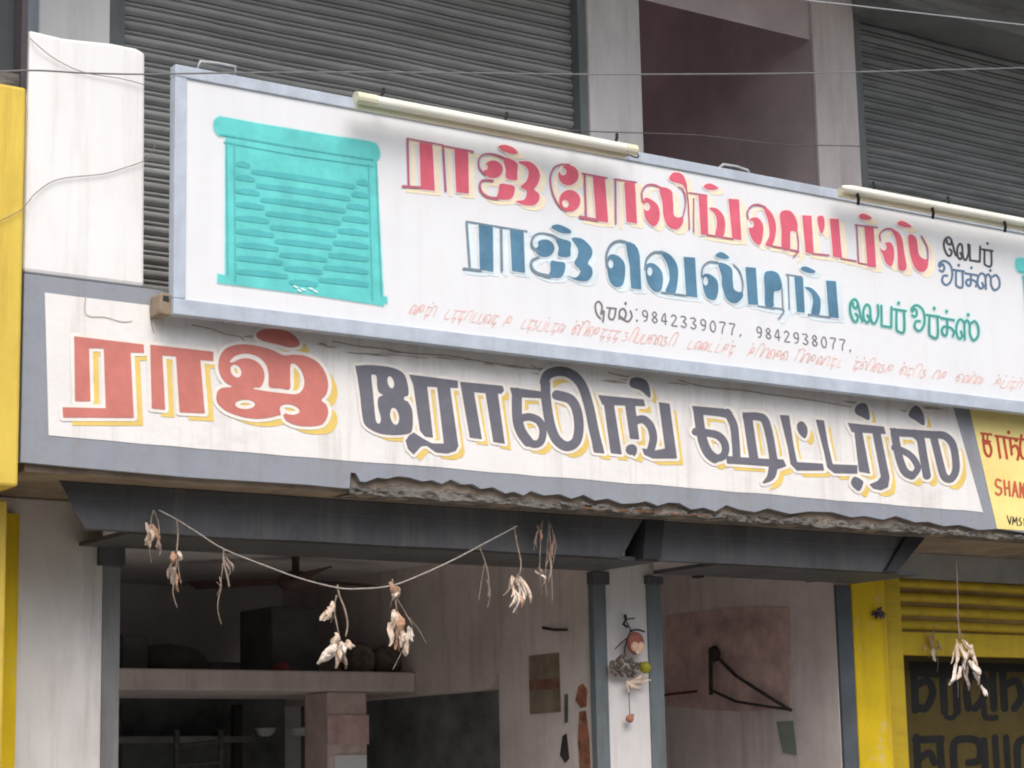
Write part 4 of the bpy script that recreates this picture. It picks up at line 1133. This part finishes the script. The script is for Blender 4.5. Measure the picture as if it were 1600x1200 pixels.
# ================================================================== GARLAND AND DRIED BUNCHES
YG = .105
def P3(x, y, Y=YG):
    return px(x, y, Y)
gpts = [(248, 797), (275, 811), (310, 833), (350, 858), (420, 886), (470, 904), (525, 918), (560, 920), (612, 915), (660, 897), (712, 873), (757, 849), (808, 822)]
cable('garland_cord', 'pale cord sagging across the wide shop opening', gpts, YG, .0026, M['cord'], 'cord')
GR = 'dried bunches hanging under the fascia'
def bunch(label, top, flakes, strands, Y=YG):
    """flakes: (x, y, dx, dy, len_px, wid_px, mat); strands: lists of pixel points"""
    o = thing('dried_bunch', label, 'dried bunch', P3(*top, Y), GR)
    s = MB()
    for st_, r in strands:
        s.tube(catmull(np.array([P3(x, y, Y + .006 * math.sin(i * 2.1)) for i, (x, y) in enumerate(st_)]), False, 4), r, 5)
    s.build('stalk', M['stem'], o, smooth=True)
    S = .0023
    for (x, y, dx, dy, L_, W_, m) in flakes:
        for rep_ in range(2):
            d = P3(x + dx * 10, y + dy * 10, Y) - P3(x, y, Y)
            nd = np.linalg.norm(d)
            d = d + np.array([random.uniform(-.22, .22), random.uniform(-.35, .35), random.uniform(-.1, .1)]) * nd * (1 if rep_ else .3)
            k_ = random.uniform(.55, .85) if rep_ else 1.0
            MB().petal(P3(x + rep_ * random.uniform(-3, 3), y + rep_ * random.uniform(0, 8), Y + random.uniform(-.012, .012)), d, L_ * S * k_, W_ * S * .66 * k_, random.uniform(.25, .8), .0007).build('husk', M[m], o)
    for (x, y, dx, dy, L_, W_, m) in flakes[::2]:
        x2 = x + random.uniform(-8, 8); y2 = y + random.uniform(20, 45)
        MB().tube(catmull([P3(x, y, Y), P3((x + x2) / 2 + random.uniform(-5, 5), (y + y2) / 2, Y - .008), P3(x2, y2, Y)], False, 4), .0008, 4).build('fibre', M['stem'], o)
    return o
bunch('small tan bunch at the top left end of the cord', (240, 798), [(236, 815, -.1, 1, 32, 14, 'husk_cream'), (242, 818, .2, 1, 30, 12, 'husk_orange'), (232, 835, .1, 1, 18, 12, 'husk_cream'), (247, 845, .2, 1, 20, 8, 'husk_faded')], [([(240, 797), (236, 812), (237, 825)], .0022), ([(240, 797), (247, 815), (249, 835)], .002)])
bunch('pinkish bunch with long dangling strands left on the cord', (276, 812), [(272, 862, .1, 1, 18, 12, 'husk_orange'), (280, 860, .3, 1, 14, 10, 'husk_cream'), (272, 885, 0, 1, 26, 9, 'husk_faded'), (277, 895, .1, 1, 26, 8, 'husk_orange'), (268, 880, -.1, 1, 22, 8, 'husk_faded')], [([(276, 812), (278, 835), (276, 862)], .0028), ([(276, 862), (274, 900), (270, 925), (277, 950)], .002), ([(277, 862), (279, 890), (283, 912)], .0016)])
bunch('bare grey stalk hanging from the cord left of the fan', (350, 858), [(352, 868, .2, 1, 30, 7, 'husk_faded'), (347, 900, -.1, 1, 30, 5, 'husk_faded')], [([(350, 858), (349, 875), (355, 900), (358, 917)], .0034), ([(348, 880), (344, 920), (340, 950), (346, 976)], .0015)])
bunch('white tipped bunch hanging lowest left of the cord middle', (527, 917), [(522, 940, -.45, 1, 34, 16, 'husk_cream'), (518, 948, -.2, 1, 22, 10, 'husk_cream'), (530, 988, -.1, 1, 22, 18, 'husk_cream'), (528, 1000, -.5, 1, 44, 22, 'husk_white'), (535, 1002, .3, 1, 22, 18, 'husk_white'), (524, 1008, -.7, 1, 34, 18, 'husk_white'), (532, 1005, 0, 1, 36, 16, 'husk_cream'), (540, 1008, .1, 1, 34, 12, 'husk_faded'), (542, 1002, .6, .5, 16, 12, 'husk_cream')], [([(527, 914), (530, 930), (538, 950), (543, 975), (540, 995)], .0034), ([(526, 930), (522, 950), (526, 975), (529, 990)], .0026)])
bunch('rust and cream bunch hanging right of the cord middle', (613, 908), [(612, 908, .2, 1, 26, 14, 'husk_orange'), (620, 914, .3, 1, 18, 12, 'husk_orange'), (616, 918, 0, 1, 18, 12, 'husk_white'), (618, 950, -.1, 1, 34, 16, 'husk_cream'), (622, 955, .1, 1, 40, 18, 'husk_orange'), (615, 972, -.15, 1, 36, 16, 'husk_cream'), (626, 975, .2, 1, 34, 16, 'husk_cream'), (630, 985, .3, 1, 38, 14, 'husk_cream'), (640, 978, .3, 1, 24, 14, 'husk_white'), (634, 1000, .2, 1, 24, 12, 'husk_white'), (622, 985, 0, 1, 28, 14, 'husk_orange')], [([(613, 905), (617, 930), (620, 955)], .0024), ([(618, 932), (632, 955), (645, 978)], .0018), ([(640, 965), (655, 985), (666, 1005)], .0012), ([(630, 1015), (622, 1030), (614, 1046)], .0012)])
bunch('thin bare strand hanging near the right end of the cord', (750, 853), [(762, 905, .1, 1, 26, 5, 'husk_faded')], [([(748, 853), (756, 872), (763, 900), (765, 935)], .0022), ([(757, 880), (752, 910), (748, 938)], .0012)])
bunch('cream splayed bunch on a long string under the fascia middle', (803, 822), [(812, 898, .55, 1, 48, 10, 'husk_cream'), (810, 898, .35, 1, 46, 9, 'husk_white'), (808, 898, -.15, 1, 52, 10, 'husk_cream'), (806, 900, -.4, 1, 36, 8, 'husk_faded'), (808, 920, -.05, 1, 36, 9, 'husk_white'), (812, 925, .3, 1, 24, 8, 'husk_orange')], [([(803, 822), (808, 850), (814, 880), (811, 900)], .003)])
bunch('reddish strands hanging from the fascia right of the cord end', (848, 815), [(846, 820, 0, 1, 26, 8, 'husk_orange'), (842, 830, -.2, 1, 22, 7, 'husk_faded'), (843, 890, .5, 1, 26, 8, 'husk_white'), (845, 885, .2, 1, 18, 7, 'husk_faded')], [([(848, 812), (846, 835), (844, 860), (843, 890)], .0018), ([(848, 812), (838, 840), (834, 860)], .0012)])
bunch('long brown strands left of the narrow pillar bracket', (860, 818), [(866, 835, .1, 1, 36, 6, 'husk_orange'), (860, 860, 0, 1, 50, 6, 'husk_faded')], [([(858, 815), (860, 850), (862, 900), (863, 945)], .002), ([(858, 818), (855, 860), (852, 900), (855, 935)], .0013), ([(860, 818), (868, 850), (864, 880)], .0014)])
bunch('white bunch hanging alone in front of the yellow shutter', (1494, 872), [(1497, 1002, -.05, 1, 46, 10, 'husk_cream'), (1502, 998, .3, 1, 44, 10, 'husk_cream'), (1510, 998, .5, 1, 36, 12, 'husk_cream'), (1520, 1006, .1, 1, 40, 12, 'husk_cream'), (1508, 1015, 0, 1, 46, 12, 'husk_white'), (1500, 1036, -.35, 1, 40, 16, 'husk_white'), (1512, 1035, 0, 1, 50, 12, 'husk_faded'), (1523, 1030, .25, 1, 34, 22, 'husk_white'), (1525, 1050, .5, 1, 28, 14, 'husk_white'), (1535, 1070, .6, 1, 24, 12, 'husk_white'), (1494, 1050, -.2, 1, 26, 14, 'husk_white')], [([(1494, 870), (1496, 920), (1497, 960), (1499, 1000)], .0024), ([(1494, 958), (1500, 985), (1505, 998)], .0016)], .15)
bunch('small brown bunch stuck to the yellow shutter bottom rail', (1458, 985), [(1456, 990, .2, 1, 26, 14, 'husk_orange'), (1448, 1005, -.3, 1, 16, 10, 'husk_orange'), (1460, 1012, 0, 1, 26, 12, 'husk_cream'), (1466, 1000, .1, 1, 18, 10, 'husk_faded')], [([(1460, 975), (1459, 985), (1458, 1000)], .002)], .60)

# charm on the narrow pillar
ch = thing('hanging_charm', 'evil eye charm with a lime and a small mask on the narrow white pillar', 'charm', px(985, 962, .57))
YC = .565
MB().tube([P3(977, 962, .598), P3(978, 968, YC), P3(974, 975, YC), P3(980, 980, YC)], .006, 6).tube([P3(976, 968, YC), P3(992, 966, YC)], .003, 5).build('hook', M['rust_iron'], ch, smooth=True)
for pts, r_ in (([(979, 972), (986, 985), (990, 992)], .003), ([(985, 986), (978, 1005), (974, 1030)], .003), ([(982, 995), (970, 1005), (961, 1014)], .0025), ([(984, 1062), (983, 1090), (984, 1118)], .0018), ([(984, 986), (996, 984), (1007, 987)], .004)):
    MB().tube(catmull([P3(x, y, YC) for x, y in pts], False, 4), r_, 5).build('cord', M['rust_iron'], ch, smooth=True)
c = P3(993, 1005, YC - .01)
mask = MB().blob(c, (.042, .018, .046), 14, 9).build('mask', M['mask_red'], ch, smooth=True)
for dx in (-.013, .015):
    MB().blob(c + np.array([dx, -.012, -.014]), (.020, .012, .020), 12, 8).build('mask_cheek', M['mask_face'], mask, smooth=True)
MB().blob(c + np.array([.001, -.016, -.036]), (.016, .008, .010), 10, 6).build('mask_chin', M['husk_cream'], mask, smooth=True)
bd = MB()
for i in range(60):
    a = random.uniform(0, 6.28); r_ = random.uniform(0, 1) ** .5
    p = P3(977 + 24 * r_ * math.cos(a), 1041 + 17 * r_ * math.sin(a), YC)
    p[1] -= .022 * (1 - r_) + random.uniform(0, .006)
    bd.blob(p, (.0085, .008, .0085), 7, 5, .3)
tag(bd.build('seed_cluster', M['bead'], ch, smooth=True), 'dark knot of dried seeds')
MB().blob(P3(1008, 1043, YC - .015), (.025, .022, .024), 12, 9, .03).build('lime', M['lime'], ch, smooth=True)
bw = MB()
for (x, y, dx, dy, L_, W_) in ((985, 1066, 1, .1, 26, 8), (990, 1064, 1, -.4, 28, 7), (982, 1068, .6, .35, 30, 8), (1000, 1068, 1, -.5, 26, 6), (982, 1062, -.1, 1, 24, 5)):
    d = P3(x + dx * 10, y + dy * 10, YC) - P3(x, y, YC)
    bw.petal(P3(x, y, YC - .01), d, L_ * .0022, W_ * .0022, .2)
bw.build('straw', M['husk_cream'], ch, smooth=True)
MB().blob(P3(984, 1123, YC), (.016, .015, .016), 10, 7, .1).blob(P3(988, 1118, YC), (.008, .008, .008), 7, 5).build('bell', mat('orange clay', (.42, .19, .12), .8, .2, 30), ch, smooth=True)

# violet tuft on the yellow pillar
c = P3(1373, 961, .585)
vt = MB()
for i in range(12):
    vt.petal(c + np.array([random.uniform(-.02, .02), random.uniform(-.01, .005), random.uniform(-.005, .02)]), (random.uniform(-.9, .6), -.3, random.uniform(-1, .3)), .03, .018, .3)
tag(vt.build('cloth_tuft', M['purple'], None, smooth=True), 'dusty violet tuft fixed to the yellow pillar', 'tuft')

# ================================================================== INSIDE THE SHOPS
# ceiling fan
YFN = 1.75
fan = thing('ceiling_fan', 'dark ceiling fan inside the workshop behind the cord', 'fan', px(462, 905, YFN))
fc0 = px(462, 908, YFN)
MB().tube([np.array([fc0[0], YFN, ZBOT - .001]), fc0], .016, 8).build('rod', M['blade'], fan)
MB().blob(fc0, (.075, .075, .045), 14, 8).build('motor', M['blade'], fan, smooth=True)
for a in (12, 132, 252):
    a = math.radians(a); d = np.array([math.cos(a), math.sin(a), 0]); n_ = np.array([-d[1], d[0], 0])
    p0, p1 = fc0 + d * .06, fc0 + d * .46
    up = np.array([0, 0, .012]); bl = MB()
    w0, w1 = .035, .055
    c4 = [p0 - n_ * w0 - up * .6, p1 - n_ * w1 - up, p1 + n_ * w1 + up, p0 + n_ * w0 + up * .6]
    t_ = np.array([0, 0, .006])
    bl.add(c4 + [q_ + t_ for q_ in c4], [(3, 2, 1, 0), (4, 5, 6, 7), (0, 1, 5, 4), (1, 2, 6, 5), (2, 3, 7, 6), (3, 0, 4, 7)])
    bl.build('blade', M['blade'], fan)

# things on the loft
def onloft(x0, x1, ytop, dy, dd, m, name, label, cat, rnd=.0):
    a, c = pxx(x0, 1030, YL + dy), pxx(x1, 1030, YL + dy)
    z1 = pz((x0 + x1) / 2, ytop, YL + dy)
    mb = MB()
    if rnd:
        mb.blob(((a + c) / 2, YL + dy + dd / 2, (ZL1 + z1) / 2 - .01), ((c - a) / 2, dd / 2, (z1 - ZL1) / 2 + .012), 16, 10, rnd)
        for i, v in enumerate(mb.v):
            if v[2] < ZL1 + .001: mb.v[i] = (v[0], v[1], ZL1 + .001)
        o = mb.build(name, m, None, smooth=True)
    else:
        mb.box(a, c, YL + dy, YL + dy + dd, ZL1 + .001, z1)
        o = mb.build(name, m, None, bevel=.008)
    return tag(o, label, cat)
onloft(425, 500, 948, .25, .3, M['dark_box'], 'storage_box', 'tall black box standing on the loft shelf behind the white tipped bunch', 'box')
onloft(560, 600, 1003, .12, .22, M['sack'], 'cloth_sack', 'left of two grey sacks on the loft shelf', 'sack', .12)
onloft(596, 640, 1008, .10, .2, M['sack'], 'cloth_sack', 'right of two grey sacks near the end of the loft shelf', 'sack', .12)
onloft(225, 345, 1003, .3, .3, M['dark_box'], 'storage_bundle', 'long low dark bundle at the left of the loft shelf', 'bundle', .06)
onloft(192, 232, 992, .25, .3, M['dark_box'], 'storage_box', 'small dark box at the far left of the loft shelf', 'box')

# shelves and rack below the loft; bowls added for bright light spots
sh = thing('steel_rack', 'dark steel shelf rack below the loft in the workshop', 'rack', (4.1, 2.9, .14))
fr_ = MB()
for xx in (3.5, 4.1, 4.7):
    fr_.box(xx, xx + .04, 2.80, 2.84, .14, ZL0 - .02)
fr_.build('upright', M['rust_iron'], sh)
zb = pz(440, 1148, 2.8)
for z in (zb - .035, zb + .30, zb - .4):
    MB().box(3.45, 4.80, 2.79, 3.2, z, z + .03).build('shelf', M['dark_tone'], sh)
for i, (xa, xb) in enumerate(((399, 430), (452, 487))):
    a, c = pxx(xa, 1140, 2.9), pxx(xb, 1140, 2.9)
    bw_ = MB(); R_ = (c - a) / 2; cx = (a + c) / 2
    n = 20; vs = []; prof = [(.35, 0), (.7, .010), (1.0, .036), (.97, .038), (.65, .014), (.0, .006)]
    for rr_, zz in prof:
        for q_ in range(n):
            w_ = 2 * math.pi * q_ / n
            vs.append((cx + R_ * rr_ * math.cos(w_), 2.9 + R_ * rr_ * math.sin(w_), zb - .004 + zz))
    fsb = [(j * n + q_, j * n + (q_ + 1) % n, (j + 1) * n + (q_ + 1) % n, (j + 1) * n + q_) for j in range(len(prof) - 1) for q_ in range(n)]
    bw_.add(vs, fsb)
    tag(bw_.build('light_spot_bowl', M['pale'], None, smooth=True), ('left' if i == 0 else 'right') + ' of two pale bowls added for bright light spots on the rack shelf', 'bowl', 'bowls added for bright light spots')
ld = thing('iron_frame', 'thin rusty black frame below the loft at the left', 'frame', px(275, 1200, 1.6))
P = lambda x, y: px(x, y, 1.6)
zfl = .14
a, c = P(276, 1140), P(345, 1140)
f_ = MB()
f_.tube([a, np.array([a[0], 1.6, zfl])], .012, 6).tube([c, np.array([c[0], 1.6, zfl])], .012, 6)
f_.build('leg', M['rust_iron'], ld)
f_ = MB()
for y in (1165, 1196):
    f_.tube([P(278, y + 1), P(344, y - 6)], .010, 6)
f_.build('rung', M['rust_iron'], ld)

# notice on the wall of the first shop
nt_ = MB().prism(pp([(827, 1025), (874, 1020), (877, 1112), (829, 1116)], XR), 'x', XR - .004, XR - .001)
tag(nt_.build('wall_notice', M['paper'], None), 'faded brown paper notice on the workshop wall', 'notice')
nt2 = MB().prism(pp([(828, 1063), (875, 1060), (876, 1076), (829, 1079)], XR), 'x', XR - .0055, XR - .0045)
nt2.build('notice_band', mat('faded notice red', (.22, .11, .08), .9, .3, 20), bpy.data.objects['wall_notice'])
# iron wall bracket in the second shop
wb = thing('wall_bracket', 'black triangular iron bracket on the wall of the narrow shop', 'bracket', px(1110, 1050, X=XS - .03))
Q = lambda x, y: px(x, y, X=XS - .03)
MB().tube([Q(1110, 1012), Q(1111, 1086)], .010, 6).build('wall_bar', M['rust_iron'], wb)
MB().tube([Q(1112, 1018), Q(1150, 1056), Q(1200, 1088), Q(1236, 1110)], .008, 6).build('brace', M['rust_iron'], wb)
MB().tube([Q(1110, 1078), Q(1150, 1096), Q(1200, 1104), Q(1236, 1109)], .007, 6).build('arm', M['rust_iron'], wb)
MB().blob(Q(1116, 1022), (.02, .035, .035), 10, 7, .3).build('joint', M['rust_iron'], wb, smooth=True)
rb = MB().tube([Q(1038, 1086), Q(1088, 1080)], .006, 6)
tag(rb.build('red_rod', mat('red oxide rod', (.12, .02, .02), .8), None), 'short dark red rod on the wall left of the iron bracket', 'rod')
# small black brackets under the hood of the second shutter
for (x, y), lb in (((1089, 899), 'left small black catch under the right hood'), ((1265, 905), 'right small black catch under the right hood')):
    p = px(x, y, .58)
    tag(MB().prism([(p[0] - .016, ZH + .008), (p[0] + .022, ZH + .008), (p[0] + .010, p[2] - .012), (p[0] - .012, p[2] - .008)], 'y', .55, .60).build('shutter_catch', M['rust_iron'], None), lb, 'catch', 'catches under the right hood')
# wall hooks in the first shop
hk = MB().tube([px(848, 981, X=XR), px(866, 984, X=XR - .02), px(886, 984, X=XR - .02)], .006, 5)
tag(hk.build('wall_hook', M['rust_iron'], None), 'thin dark hook on the workshop wall above the notice', 'hook')

for i, (x, yt, dx) in enumerate(((596, 1128, 3), (617, 1137, -2), (668, 1118, 4), (702, 1124, 0), (722, 1150, -3))):
    Yp = YL + .55 + .12 * i
    a, c = px(x, yt, Yp), px(x + dx, 1230, Yp)
    d = (c - a) / (c[2] - a[2])
    o = MB().tube([a, a + d * (.142 - a[2])], .016 + .004 * (i % 2), 8).build('steel_pipe', M['guide_dark'] if i % 2 else M['lintel'], None, smooth=True)
    tag(o, 'grey steel pipe standing upright in the dark right of the pink post', 'pipe', 'pipes standing under the loft')

onloft(437, 458, 1034, .06, .10, mat('dull red cloth', (.28, .08, .07), .9, .2, 20, .3), 'red_cloth', 'small dull red cloth heap on the loft shelf beside the black box', 'cloth', .2)
